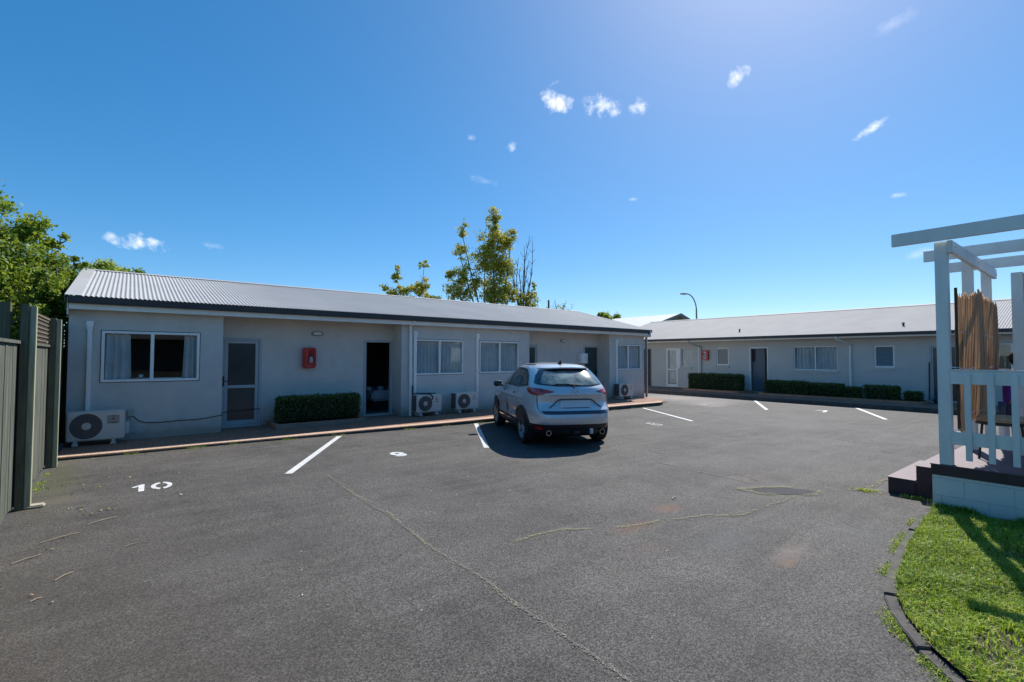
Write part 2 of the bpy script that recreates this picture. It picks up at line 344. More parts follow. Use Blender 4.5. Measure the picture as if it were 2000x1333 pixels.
tag(mb.build('kerb', kerb_c), 'low dark kerb face below the edging bricks', kind='structure')
cm, nt, b = new_mat('worn_concrete_apron')
c = ramp(nt, noise_fac(nt, 2.2, 6, .7, 'Position'), [(.3, (.13, .12, .112)), (.6, (.27, .245, .22))])
nt.links.new(c, b.inputs['Base Color']); b.inputs['Roughness'].default_value = .88; bump(nt, b, noise_fac(nt, 50, 3, .7, 'Position'), .5)

# second path, in front of the far block
mb = MB(); mb.add([(20.9, -14, .15), (23.85, -14, .15), (23.85, 22, .15), (20.9, 22, .15)], [(0, 1, 2, 3)])
tag(mb.build('paved_path', pave_m), 'brick paved path along the far motel block', kind='structure')
tag(MB().box((20.78, -14, -.02), (20.9, 22, .146)).build('kerb', kerb_c, bevel=.01), 'dark kerb along the far block', kind='structure')

# painted markings
paint_m, nt, b = new_mat('road_paint')
f = noise_fac(nt, 26, 6, .75, 'Position'); tr = N(nt, 'ShaderNodeBsdfTransparent'); mx = N(nt, 'ShaderNodeMixShader')
nt.links.new(ramp(nt, noise_fac(nt, 8, 4, .6, 'Position'), [(.3, (.55, .55, .53)), (.7, (.74, .74, .73))]), b.inputs['Base Color']); b.inputs['Roughness'].default_value = .6
nt.links.new(ramp(nt, f, [(.35, (0, 0, 0)), (.40, (1, 1, 1))]), mx.inputs[0]); nt.links.new(tr.outputs[0], mx.inputs[1]); nt.links.new(b.outputs[0], mx.inputs[2]); nt.links.new(mx.outputs[0], nt.nodes['Material Output'].inputs[0])
paint_w, nt, b = new_mat('worn_road_paint')
f = noise_fac(nt, 16, 6, .8, 'Position'); tr = N(nt, 'ShaderNodeBsdfTransparent'); mx = N(nt, 'ShaderNodeMixShader')
b.inputs['Base Color'].default_value = (.62, .62, .61, 1)
nt.links.new(ramp(nt, f, [(.44, (0, 0, 0)), (.52, (.9, .9, .9))]), mx.inputs[0]); nt.links.new(tr.outputs[0], mx.inputs[1]); nt.links.new(b.outputs[0], mx.inputs[2]); nt.links.new(mx.outputs[0], nt.nodes['Material Output'].inputs[0])
def line(x0, y0, x1, y1, w=.105):
    d = Vector((x1-x0, y1-y0, 0)).normalized(); s = Vector((-d.y, d.x, 0))*w/2; a, b2 = Vector((x0, y0, .004)), Vector((x1, y1, .004))
    o = MB().add([a-s, b2-s, b2+s, a+s], [(0, 1, 2, 3)]).build('bay_line', paint_m); o['kind'] = 'structure'; o['label'] = 'white painted parking bay line'
line(1.97, 8.03, 3.79, 11.10, .11); line(5.62, 7.93, 7.42, 10.98, .11); line(12.6, 7.72, 14.42, 10.75, .1); line(17.42, 7.83, 20.76, 9.82, .11); line(17.5, 4.47, 20.76, 6.2, .11)
def stencil(polys, loc, rot, s, mat, lab):
    mb = MB(); c, sn = math.cos(rot), math.sin(rot)
    for p in polys: mb.add([(loc[0]+(x*c-y*sn)*s, loc[1]+(x*sn+y*c)*s, .004) for x, y in p], [tuple(range(len(p)))])
    o = mb.build('bay_number', mat); o['kind'] = 'structure'; o['label'] = lab
def arc(cx, cy, rx, ry, a0, a1, t, n=14, tx=None):
    tx = tx or t; o = [(cx+rx*math.cos(R_(a0+(a1-a0)*i/n)), cy+ry*math.sin(R_(a0+(a1-a0)*i/n))) for i in range(n+1)]
    i_ = [(cx+(rx-tx)*math.cos(R_(a0+(a1-a0)*i/n)), cy+(ry-t)*math.sin(R_(a0+(a1-a0)*i/n))) for i in range(n+1)]
    return o+i_[::-1]
one = [[(-.30, 0), (-.12, 0), (-.12, 1), (-.24, 1), (-.52, .72), (-.44, .62), (-.30, .72)]]
zero = [arc(.42, .5, .34, .52, 100, 260, .2, 16, .15), arc(.42, .5, .34, .52, -80, 80, .2, 16, .15)]
stencil([[(x*.85, y) for x, y in p] for p in one+zero], (.25, 8.17), R_(-2), .42, paint_m, 'white stencilled number 10 on the asphalt')
nine = [arc(0, .62, .3, .38, 0, 360, .26, 20, .2), arc(0, .3, .3, .32, -160, 30, .2, 14, .17)]
stencil(nine, (3.95, 8.2), R_(-2), .42, paint_m, 'white stencilled number 9 on the asphalt')
stencil([arc(0, .72, .26, .28, 0, 360, .15, 18), arc(0, .27, .3, .3, 0, 360, .15, 18)], (11.15, 7.75), R_(-10), .5, paint_w, 'worn white stencilled number on the asphalt')
stencil([[(-.3, .85), (.3, .85), (.3, 1), (-.3, 1)], [(.14, .85), (.3, .85), (.0, 0), (-.16, 0)]], (18.2, 6.3), R_(-60), .6, paint_m, 'white stencilled number in the far bay')
stencil([[(-.3, .85), (.3, .85), (.3, 1), (-.3, 1)], [(-.3, .5), (.2, .5), (.2, .62), (-.3, .62)]], (16.9, 9.9), R_(-60), .5, paint_w, 'faded paint mark near the concrete apron')

# moss filled cracks: irregular crumbs lying along each crack
def crumbs(path, n, w, sz, name, mat, label, z=.004, gap=None):
    P = np.array(path, float); seg = np.linalg.norm(np.diff(P, axis=0), axis=1); cum = np.r_[0, np.cumsum(seg)]; T = rng.random(n)*cum[-1]
    T = T[(noise1(T*3.1) > (gap if gap is not None else -9))]
    x = np.interp(T, cum, P[:, 0]); y = np.interp(T, cum, P[:, 1]); off = np.cumsum(rng.normal(0, 1, 400)); off = (off-np.interp(np.arange(400), [0, 399], [off[0], off[-1]]))
    off = off/np.abs(off).max()*max(w*1.5, .05); o = np.interp(T, np.linspace(0, cum[-1], 400), off)
    x = x+rng.normal(0, w*.45, len(T))+o*.7; y = y+rng.normal(0, w*.45, len(T))+o*.7
    m = len(T); k = 5; ang = np.sort(rng.random((m, k))*2*PI, axis=1); r = sz*(.4+rng.random((m, k)))
    V = np.stack([x[:, None]+r*np.cos(ang), y[:, None]+r*np.sin(ang), z+rng.random((m, 1))*.004+0*r], -1).reshape(-1, 3)
    F = np.arange(m*k).reshape(m, k); o_ = fast_mesh(name, V, F, mat, attr=np.repeat(rng.random(m), k)); return tag(o_, label, kind='stuff')
def noise1(t): return np.sin(t*1.7+.3)+np.sin(t*2.9+1.1)*.8+np.sin(t*.7+2)*.6
def attr_mat(name, stops, rough=.9, spec=.2):
    m, nt, b = new_mat(name); a = N(nt, 'ShaderNodeAttribute'); a.attribute_name = 'tone'; nt.links.new(ramp(nt, a.outputs['Fac'], stops), b.inputs['Base Color'])
    b.inputs['Roughness'].default_value = rough; b.inputs['Specular IOR Level'].default_value = spec; return m
crum_m = attr_mat('crack_moss', [(0, (.20, .18, .14)), (.3, (.38, .34, .24)), (.62, (.36, .33, .21)), (.82, (.26, .26, .12)), (.93, (.17, .20, .06)), (1, (.34, .20, .12))])
sand_m = attr_mat('crack_grit', [(0, (.10, .095, .085)), (.5, (.24, .22, .19)), (1, (.38, .35, .30))])
dark_crack = attr_mat('crack_dark', [(0, (.02, .02, .02)), (1, (.04, .04, .038))])
long = [(2.41, 7.6), (2.37, 6.19), (2.38, 5.28), (2.29, 4.05), (2.29, 3.37), (2.24, 2.83), (2.23, 2.38), (2.20, 1.2)]
crumbs(long, 3000, .02, .0055, 'crack_grit', sand_m, 'grit in the long straight crack across the yard')
crumbs(long, 2600, .06, .004, 'crack_grit', sand_m, 'fine pale dust spread along the long crack', z=.003)
crumbs([(2.37, 6.6), (2.37, 6.19), (2.38, 5.28), (2.29, 4.2)], 420, .016, .008, 'crack_moss', crum_m, 'green and yellow moss in the long crack', gap=-.6)
crumbs([(2.29, 4.4), (2.29, 3.37), (2.24, 2.6)], 260, .008, .006, 'crack_moss', crum_m, 'pale moss in the near part of the long crack', gap=-.3)
short = [(3.0, 3.76), (3.3, 3.74), (3.59, 3.68), (3.9, 3.45), (4.22, 3.33), (4.6, 3.25), (5.04, 3.11), (5.59, 2.8), (6.3, 2.75), (6.9, 2.75)]
crumbs(short, 1700, .024, .0075, 'crack_moss', crum_m, 'pale moss in the wavy crack in front of the steps', gap=-1.1)
crumbs(short, 1500, .06, .0045, 'crack_grit', sand_m, 'fine pale dust spread along the wavy crack', z=.003)
crumbs([(8.0, 5.9), (7.8, 5.3), (7.2, 5.07), (7.17, 4.51), (7.08, 3.94), (7.06, 3.38)], 700, .02, .010, 'crack_grit', sand_m, 'pale grit in the crack behind the patched hole', gap=-.4)
crumbs([(8.0, 5.7), (9.4, 5.6), (10.7, 5.25), (12.4, 5.6)], 500, .02, .011, 'crack_grit', sand_m, 'pale grit in the faint crack across the middle of the yard', gap=0)
ring = [(6.60, 3.36), (6.98, 3.2), (7.26, 2.94), (7.42, 2.62), (7.05, 2.56), (6.78, 2.75), (6.6, 3.05), (6.60, 3.36)]
patch_m = M('fresh_asphalt_patch', (.042, .042, .045), .9, .95, 70, 1.0, 45)
pp = [(6.72, 3.22), (6.98, 3.16), (7.22, 2.92), (7.36, 2.66), (7.2, 2.62), (7.05, 2.64), (6.92, 2.78), (6.84, 2.83), (6.66, 3.05)]
tag(MB().add([(x, y, .004) for x, y in pp], [tuple(range(len(pp)))]).build('asphalt_patch', patch_m), 'small dark repair patch in the asphalt', kind='structure')
crumbs(ring, 2000, .055, .0075, 'crack_moss', crum_m, 'moss around the dark repair patch', z=.009, gap=-.5)
crumbs([(7.75, 2.45), (8.05, 2.15), (8.02, 2.3), (9.2, 2.2)], 420, .05, .012, 'crack_moss', crum_m, 'moss at the foot of the steps')
crumbs([(7.3, 3.9), (7.5, 3.6), (7.2, 3.4)], 260, .12, .012, 'crack_grit', sand_m, 'loose grit beside the repair patch')
crumbs([(12.6, 3.4), (14.5, 4.6), (16.5, 7), (17.3, 9)], 500, .05, .012, 'crack_grit', sand_m, 'grit along the faint driveway joint', gap=.2)

# ------------------------------------------------------------------ building pieces
def cells(mb, us, zs, solid, P, d0, d1):
    us = sorted(set(us)); zs = sorted(set(zs)); nu, nz_ = len(us)-1, len(zs)-1
    S = [[solid((us[i]+us[i+1])/2, (zs[j]+zs[j+1])/2) for j in range(nz_)] for i in range(nu)]
    g = lambda i, j: 0 <= i < nu and 0 <= j < nz_ and S[i][j]
    for i in range(nu):
        for j in range(nz_):
            if not S[i][j]: continue
            a, b_, c_, d_ = us[i], us[i+1], zs[j], zs[j+1]
            mb.add([P(a, c_, d0), P(b_, c_, d0), P(b_, d_, d0), P(a, d_, d0)], [(0, 1, 2, 3)]); mb.add([P(a, c_, d1), P(b_, c_, d1), P(b_, d_, d1), P(a, d_, d1)], [(3, 2, 1, 0)])
            if not g(i-1, j): mb.add([P(a, c_, d0), P(a, d_, d0), P(a, d_, d1), P(a, c_, d1)], [(0, 1, 2, 3)])
            if not g(i+1, j): mb.add([P(b_, c_, d0), P(b_, c_, d1), P(b_, d_, d1), P(b_, d_, d0)], [(0, 1, 2, 3)])
            if not g(i, j-1): mb.add([P(a, c_, d0), P(a, c_, d1), P(b_, c_, d1), P(b_, c_, d0)], [(0, 1, 2, 3)])
            if not g(i, j+1): mb.add([P(a, d_, d0), P(b_, d_, d0), P(b_, d_, d1), P(a, d_, d1)], [(0, 1, 2, 3)])
def facade(mb, P, u0, u1, z0, z1, holes, d0=0, d1=.2):
    us = [u0, u1]+[h[0] for h in holes]+[h[1] for h in holes]; zs = [z0, z1]+[h[2] for h in holes]+[h[3] for h in holes]
    us = [u for u in us if u0-1e-6 <= u <= u1+1e-6]
    cells(mb, us, zs, lambda u, z: not any(h[0] < u < h[1] and h[2] < z < h[3] for h in holes), P, d0, d1)
def curtain(P, u0, u1, z0, z1, d, mat, parent, folds=9, amp=.042, flare=0, name='curtain', top_sag=.0):
    nu = max(24, int((u1-u0)*70)); us = np.linspace(u0, u1, nu); rows = 9; vs = []; fs = []
    ph = random.random()*6
    for j in range(rows):
        t = j/(rows-1); z = z0+(z1-z0)*t
        for i, u in enumerate(us):
            s = (u-u0)/(u1-u0)
            w = math.sin(s*folds*2*PI+ph+.6*math.sin(s*9+ph)+.35*math.sin(t*3+s*5))
            zz = z-(top_sag*(.5-.5*w) if j == rows-1 else 0)
            vs.append(P(u+flare*(1-t)*(s-.5)*.2, zz, d+amp*w*(1.1-.35*t)))
    for j in range(rows-1):
        for i in range(nu-1): fs.append((j*nu+i, j*nu+i+1, (j+1)*nu+i+1, (j+1)*nu+i))
    o = MB().add(vs, fs).build(name, mat, parent, smooth=True, fixn=False); return o
def window(P, parent, u0, u1, z0, z1, mulls=(), curtains=(), fw=.045, sill=False, name='window', frame_mat=None, thick_light=None, louvres=0, frost=None, deep=.0):
    fm = frame_mat or white_m; mb = MB(); D0, D1 = -.018+deep, .06+deep
    bx = lambda a, b2, c_, d_, e0=D0, e1=D1: mb.box(P(a, c_, e0), P(b2, d_, e1))
    bx(u0, u1, z1-fw, z1); bx(u0, u1, z0, z0+fw); bx(u0, u0+fw, z0+fw, z1-fw); bx(u1-fw, u1, z0+fw, z1-fw)
    for m_ in mulls: bx(m_-fw*.62, m_+fw*.62, z0+fw, z1-fw)
    if thick_light:
        a, b2 = thick_light; bx(a, b2, z1-fw-.03, z1-fw, D0-.004, D1); bx(a, b2, z0+fw, z0+fw+.03, D0-.004, D1)
    w = mb.build(name, fm, parent, bevel=.004)
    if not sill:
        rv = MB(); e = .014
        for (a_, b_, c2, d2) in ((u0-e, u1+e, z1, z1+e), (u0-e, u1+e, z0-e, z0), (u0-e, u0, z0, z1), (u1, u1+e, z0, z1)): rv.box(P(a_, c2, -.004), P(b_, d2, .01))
        rv.build('shadow_outline', black_m, w)  # thin black strips stand in for the shadow gap around the frame
    if sill:
        s = MB(); s.box(P(u0-.03, z0-.12, -.05), P(u1+.03, z0-.012, .02)); s.build('sill', wall2_m, w, bevel=.006)
    if louvres:
        lv = MB()
        for k in range(louvres):
            zc = z0+fw+(k+.5)*(z1-z0-2*fw)/louvres; h = (z1-z0-2*fw)/louvres*.56
            lv.add([P(u0+fw, zc-h, .0+deep), P(u1-fw, zc-h, .0+deep), P(u1-fw, zc+h, .045+deep), P(u0+fw, zc+h, .045+deep), P(u0+fw, zc-h, .006+deep), P(u1-fw, zc-h, .006+deep), P(u1-fw, zc+h, .051+deep), P(u0+fw, zc+h, .051+deep)], [(0, 1, 2, 3), (4, 5, 6, 7), (0, 1, 5, 4), (3, 2, 6, 7)])
        lv.build('louvre_blades', frost or frost_m, w)
    else:
        g_ = MB(); g_.box(P(u0+fw*.5, z0+fw*.5, .022+deep), P(u1-fw*.5, z1-fw*.5, .028+deep)); g_.build('pane', frost or pane_m, w)
    for cu in curtains: curtain(P, cu[0], cu[1], z0+.02, z1-.04 if len(cu) < 4 else z1-cu[3], .115+deep, curt_m, w, folds=cu[2], flare=.3, top_sag=.03)
    return w
curt_m = translucent_mat('curtain_cloth', (.86, .88, .90), .2, .8, scale=3)
frost_m, nt, b = new_mat('frosted_glass'); b.inputs['Base Color'].default_value = (.16, .2, .21, 1); b.inputs['Roughness'].default_value = .25; b.inputs['Specular IOR Level'].default_value = .6
def door(P, parent, u0, u1, z0, z1, d=0, style='glass', handle=None, frame_mat=None, fw=.055, midrail=None, stile=.075, top=None, panel_mat=None):
    fm = frame_mat or wall_m; mb = MB()
    bx = lambda m_, a, b2, c_, d_, e0, e1: m_.box(P(a, c_, e0), P(b2, d_, e1))
    bx(mb, u0, u1, z1-fw, z1, d-.02, d+.08); bx(mb, u0, u0+fw, z0, z1-fw, d-.02, d+.08); bx(mb, u1-fw, u1, z0, z1-fw, d-.02, d+.08); bx(mb, u0-.02, u1+.02, z0-.05, z0, d-.05, d+.08)
    dr = mb.build('door', fm, parent, bevel=.004)
    a, b2, c_, e = u0+fw+.004, u1-fw-.004, z0+.004, z1-fw-.004
    if style == 'glass':
        p = MB(); s = stile; bx(p, a, a+s, c_, e, d, d+.04); bx(p, b2-s, b2, c_, e, d, d+.04); bx(p, a+s, b2-s, e-s, e, d, d+.04); bx(p, a+s, b2-s, c_, c_+s*1.5, d, d+.04)
        if midrail: bx(p, a+s, b2-s, midrail-.035, midrail+.035, d, d+.04)
        p.build('door_leaf', frame_mat or door_m, dr, bevel=.003); g_ = MB(); bx(g_, a+s*.8, b2-s*.8, c_+s, e-s*.8, d+.018, d+.024); g_.build('glass', pane_m if frame_mat is white_m else door_glass_m, dr)
    elif style == 'panel':
        p = MB(); bx(p, a, b2, c_, e, d+.03, d+.07); p.build('door_leaf', panel_mat or door_m, dr, bevel=.003)
    if handle:
        h = MB(); hu, hz = handle; bx(h, hu-.018, hu+.018, hz-.12, hz+.12, d-.035, d-.005); h.tube([P(hu, hz, d-.03), P(hu, hz, d-.07), P(hu+.11, hz, d-.07)], .01, 6); h.build('handle', black_m, dr)
    return dr
door_m = M('grey_door_paint', (.42, .46, .47), .5, .06, 5)
blue_door = M('blue_grey_door', (.13, .15, .17), .55, .12, 2)
def corrugated(mb, a0, a1, pt, pitch=.0762, amp=.0115, seg=6, b_steps=(0, 1)):
    n_ = int((a1-a0)/pitch*seg); k = len(b_steps)
    vs = []
    for i in range(n_+1):
        a = a0+(a1-a0)*i/n_; h = amp*math.sin(i/seg*2*PI)
        for t in b_steps: vs.append(pt(a, t, h))
    fs = [(i*k+j, (i+1)*k+j, (i+1)*k+j+1, i*k+j+1) for i in range(n_) for j in range(k-1)]
    mb.add(vs, fs)

# ------------------------------------------------------------------ left motel block
B1 = empty('motel_block', (8.2, 12.87, 0)); tag(B1, 'long grey motel block on the left with corrugated iron roof and charcoal gutter', 'building')
B1.location = (0, 0, 0)
Y1, Yr = 12.87, 13.46
P1 = lambda u, z, d: (u, Y1+d, z)
Pr = lambda u, z, d: (u, Yr+d, z)
wins1 = [(-.43, 1.25, 1.265, 2.31), (6.56, 8.21, 1.27, 2.31), (8.81, 10.43, 1.28, 2.31), (15.55, 17.13, 1.29, 2.325)]
ZT = 2.775
mb = MB()
facade(mb, P1, -.93, 1.70, -.1, ZT, [wins1[0]]); facade(mb, P1, 6.13, 10.91, -.1, ZT, wins1[1:3]); facade(mb, P1, 15.11, 17.35, -.1, ZT, [wins1[3]])
mb.box((1.5, 13.07, -.1), (1.70, 13.46, ZT)); mb.box((6.13, 13.07, -.1), (6.33, 13.46, ZT)); mb.box((10.71, 13.07, -.1), (10.91, 13.46, ZT)); mb.box((15.11, 13.07, -.1), (15.31, 13.46, ZT))
d1h, d2h = (1.76, 2.62, .13, 2.25), (5.25, 6.11, .16, 2.27); d3h, d4h = (10.95, 11.79, .16, 2.26), (14.24, 15.10, .17, 2.25)
facade(mb, Pr, 1.5, 6.33, -.1, ZT, [d1h, d2h]); facade(mb, Pr, 10.71, 15.31, -.1, ZT, [d3h, d4h])
# ends and back
YR, ZR, ZE = 16.85, 4.06, 2.96
for x0, x1 in ((-.93, -.73), (17.15, 17.35)):
    mb.poly_extrude([(x0, 13.07, -.1), (x0, 21.1, -.1), (x0, 21.1, ZT), (x0, YR, ZR-.12), (x0, 13.07, ZT)], (x1-x0, 0, 0))
mb.box((-.73, 20.9, -.1), (17.15, 21.1, ZT))
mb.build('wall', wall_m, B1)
mb = MB(); R1x0, R1x1 = -.93, 17.42
pt = lambda a, t, h: (a, 12.52+(YR-12.52)*t, ZE+(ZR-ZE)*t+h)
corrugated(mb, R1x0+.17, R1x1, pt, b_steps=(0, .5, 1))
pt = lambda a, t, h: (a, 21.3+(YR-21.3)*t, ZE+(ZR-ZE)*t+h)
corrugated(mb, R1x0, R1x1, pt, seg=4)
rf = mb.build('roof', roof1_m, B1, smooth=True, fixn=False)
mb = MB(); mb.add([(R1x0-.05, 12.52, ZE+.012), (R1x0+.19, 12.52, ZE+.012), (R1x0+.19, YR, ZR+.014), (R1x0-.05, YR, ZR+.014), (R1x0-.05, 12.52, ZE-.12), (R1x0-.05, YR, ZR-.12)], [(0, 1, 2, 3), (0, 3, 5, 4)])
mb.build('verge_flashing', roof1_m, rf, fixn=False); mb = MB()
mb.add([(R1x1-.05, 12.52, ZE+.012), (R1x1+.03, 12.52, ZE+.012), (R1x1+.03, YR, ZR+.014), (R1x1-.05, YR, ZR+.014), (R1x1+.03, 12.52, ZE-.12), (R1x1+.03, YR, ZR-.12)], [(0, 1, 2, 3), (1, 2, 5, 4)])
mb.build('verge_flashing', roof1_m, rf, fixn=False)
mb = MB(); mb.add([(R1x0-.05, YR-.16, ZR-.022), (R1x1+.03, YR-.16, ZR-.022), (R1x1+.03, YR, ZR+.025), (R1x0-.05, YR, ZR+.025), (R1x1+.03, YR+.16, ZR-.022), (R1x0-.05, YR+.16, ZR-.022)], [(0, 1, 2, 3), (3, 2, 4, 5)])
mb.build('ridge_cap', roof1_m, rf, fixn=False)
mb = MB()
prof = [(12.51, 2.815), (12.48, 2.83), (12.47, 2.95), (12.485, 2.95), (12.495, 2.84), (12.60, 2.83), (12.60, 2.815)]
mb.poly_extrude([(R1x0, y, z) for y, z in prof], (17.22-R1x0, 0, 0))
mb.build('gutter', gutter_m, B1)
mb = MB(); mb.box((-.92, 12.602, 2.708), (17.3, 12.625, 2.93)); mb.box((-.92, 12.625, 2.765), (17.3, Y1-.002, 2.775)); mb.box((1.702, Y1-.002, 2.755), (6.128, Yr-.002, 2.772)); mb.box((10.912, Y1-.002, 2.755), (15.108, Yr-.002, 2.772))
mb.box((-.945, 12.60, 2.6), (-.932, 12.9, 2.93)); mb.box((17.302, 12.50, 2.66), (17.33, 12.86, 2.92))
mb.build('fascia', cream_m, B1)
# interior shell
def shell(name, parent, a, b2, mat):
    x0, y0, z0 = a; x1, y1, z1 = b2
    MB().add([(x0,y0,z0),(x1,y0,z0),(x1,y1,z0),(x0,y1,z0),(x0,y0,z1),(x1,y0,z1),(x1,y1,z1),(x0,y1,z1)], [(0,1,2,3),(4,5,6,7),(1,2,6,5),(2,3,7,6),(3,0,4,7)]).build(name, mat, parent, fixn=False)
mb = MB()
for z in (.13, 2.74):
    for x0, x1 in ((-.72, 1.5), (6.33, 10.71), (15.31, 17.14)): mb.add([(x0, 13.072, z), (x1, 13.072, z), (x1, 13.665, z), (x0, 13.665, z)], [(0, 1, 2, 3)])
    mb.add([(-.72, 13.665, z), (17.14, 13.665, z), (17.14, 17.5, z), (-.72, 17.5, z)], [(0, 1, 2, 3)])
mb.add([(-.72, 17.5, .13), (17.14, 17.5, .13), (17.14, 17.5, 2.74), (-.72, 17.5, 2.74)], [(0, 1, 2, 3)])
for x in (4.45, 8.5, 12.9): mb.box((x, 13.67, .131), (x+.08, 17.49, 2.739))
for x in (8.5,): mb.box((x, 13.075, .131), (x+.08, 13.66, 2.739))
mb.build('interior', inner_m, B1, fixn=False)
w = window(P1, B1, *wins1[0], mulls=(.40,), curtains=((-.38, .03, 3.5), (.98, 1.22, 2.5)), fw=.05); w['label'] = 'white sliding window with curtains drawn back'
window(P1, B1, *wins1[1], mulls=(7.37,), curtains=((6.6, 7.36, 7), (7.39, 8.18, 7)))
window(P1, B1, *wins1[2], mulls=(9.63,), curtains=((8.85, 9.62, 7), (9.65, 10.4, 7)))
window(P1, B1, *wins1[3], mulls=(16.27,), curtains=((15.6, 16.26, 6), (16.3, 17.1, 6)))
door(Pr, B1, *d1h, style='glass', handle=(1.80, 1.2), midrail=1.06, frame_mat=door_m)
dd = door(Pr, B1, *d2h, style='open', frame_mat=door_m, fw=.06); dd['label'] = 'open doorway showing a bed inside'
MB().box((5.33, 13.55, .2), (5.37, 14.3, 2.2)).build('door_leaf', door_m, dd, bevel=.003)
door(Pr, B1, *d3h, style='glass', midrail=1.06, frame_mat=door_m, stile=.05); door(Pr, B1, *d4h, style='panel', panel_mat=M('dark_green_door', (.035, .06, .062), .45, .1, 3), handle=(14.93, 1.2), frame_mat=door_m)
# wall lamps
lampglass = M('opal_diffuser', (.75, .76, .76), .35, .03, 4)
for x, z in ((3.96, 2.41), (13.1, 2.42)):
    mb = MB(); mb.lathe([(.001, 0), (.13, 0), (.15, .015), (.15, .045), (.001, .05)], (0, 0, 0), 'y', 24); mb.v = [(x+p[0]*1.05, Yr-.002-p[1], z+p[2]*.38) for p in mb.v]
    wl = mb.build('wall_lamp', M('grey_lamp_base', (.16, .17, .18), .5, .1, 9), B1, smooth=False)
    mb = MB(); mb.lathe([(.12, .046), (.115, .07), (.09, .085), (.001, .09)], (0, 0, 0), 'y', 24); mb.v = [(x+p[0]*1.05, Yr-.002-p[1], z+p[2]*.36) for p in mb.v]; mb.build('diffuser', lampglass, wl, smooth=True)
# pipes and trunking
def pipe(pts, r, mat, name, parent, n=10): return MB().tube(pts, r, n).build(name, mat, parent, smooth=False)
def duct(x0, x1, z0, z1, parent, collar=True, Y=Y1):
    mb = MB(); mb.box((x0, Y-.07, z0), (x1, Y-.002, z1))
    if collar: mb.box((x0-.012, Y-.082, z1-.16), (x1+.012, Y-.001, z1-.10)); mb.box((x0-.020, Y-.090, z1-.10), (x1+.020, Y-.0015, z1+.01))
    return mb.build('pipe_cover', white_m, parent, bevel=.006)
duct(-.645, -.575, .7, 2.48, B1); duct(6.49, 6.575, .70, 2.53, B1); duct(8.67, 8.75, .70, 2.53, B1); duct(15.45, 15.53, .74, 2.50, B1)
pipe([(6.36, 12.56, 2.83), (6.36, 12.58, 2.78), (6.37, 12.80, 2.70), (6.38, 12.81, 2.6), (6.39, 12.81, .1)], .042, white_m, 'downpipe', B1)
pipe([(17.27, 12.56, 2.82), (17.38, 12.7, 2.74), (17.40, 12.81, 2.62), (17.40, 12.81, .12)], .04, brown_m, 'downpipe', B1)
MB().box((17.43, 12.80, .1), (17.50, 12.87, 2.75)).build('corner_trim', white_m, B1, bevel=.004)
for z in (.6, 1.4, 2.1): MB().box((6.34, 12.76, z), (6.44, 12.868, z+.025)).build('pipe_bracket', white_m, B1)
# electrical box and sagging cable
mb = MB(); mb.box((.02, 12.79, .56), (.12, 12.868, .68)); mb.tube([(.07, 12.83, .56), (.06, 12.82, .48), (.0, 12.76, .42)], .014, 6); mb.build('cable_box', M('beige_box', (.42, .40, .34), .6, .1, 9), B1)
pts = [(.10, 12.85, .56), (.2, 12.85, .45), (.33, 12.855, .395), (.6, 12.855, .385), (.9, 12.855, .40), (1.2, 12.855, .395), (1.45, 12.855, .42), (1.62, 12.855, .445), (1.72, 12.86, .45), (1.74, 13.2, .45), (1.78, 13.43, .46), (2.6, 13.43, .50)]
MB().tube(pts, .008, 6).build('cable', black_m, B1)
#MARK_P3
# ------------------------------------------------------------------ far motel block
B2 = empty('motel_block'); tag(B2, 'far motel block with a pale iron roof, running across behind the parking bays', 'building')
XB = 23.85; P2 = lambda u, z, d: (XB+d, u, z)
mb = MB()
H2 = dict(fr=(14.62, 16.22, .2, 2.31), wa=(12.56, 13.22, 1.42, 2.30), dr=(10.62, 11.50, .17, 2.30), wb=(7.75, 9.5, 1.26, 2.31), lv=(5.77, 6.45, 1.42, 2.31), d2=(3.75, 4.70, .17, 2.31), wc=(.9, 3.3, 1.15, 2.33), de=(17.2, 18.1, .17, 2.3))
facade(mb, P2, -12, 20, -.1, 2.74, list(H2.values()))
for y0, y1 in ((-12, -11.8), (19.8, 20)): mb.box((XB+.2, y0, -.1), (32.5, y1, 2.74))
mb.build('wall', wall2_m, B2)
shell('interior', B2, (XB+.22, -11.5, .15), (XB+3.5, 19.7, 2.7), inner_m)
EX, RX, EZ, RZ = 23.06, 28.2, 2.80, 4.22
mb = MB(); corrugated(mb, -12.3, 20.3, lambda a, t, h: (EX+(RX-EX)*t, a, EZ+(RZ-EZ)*t+h), b_steps=(0, .35, .7, 1), seg=5)
corrugated(mb, -12.3, 20.3, lambda a, t, h: (33.3+(RX-33.3)*t, a, EZ+(RZ-EZ)*t+h), seg=2)
rf2 = mb.build('roof', roof2_m, B2, smooth=True, fixn=False)
mb = MB(); mb.add([(RX-.18, -12.3, RZ-.03), (RX-.18, 20.3, RZ-.03), (RX, 20.3, RZ+.03), (RX, -12.3, RZ+.03), (RX+.18, -12.3, RZ-.03), (RX+.18, 20.3, RZ-.03)], [(0, 1, 2, 3), (3, 2, 5, 4)]); mb.build('ridge_cap', roof1_m, rf2, fixn=False)
for y, t in ((12.15, .22), (5.52, .2)):
    x = EX+(RX-EX)*t; z = EZ+(RZ-EZ)*t; m_ = MB(); m_.tube([(x, y, z-.02), (x, y, z+.10)], .035, 10); m_.tube([(x, y, z+.09), (x, y, z+.13)], .05, 10); m_.build('roof_vent', black_m, rf2)
mb = MB(); prof = [(23.06, 2.69), (23.02, 2.70), (23.01, 2.81), (23.03, 2.81), (23.04, 2.715), (23.14, 2.70), (23.14, 2.69)]; mb.poly_extrude([(x, -12.3, z) for x, z in prof], (0, 32.5, 0)); mb.build('gutter', gutter_m, B2)
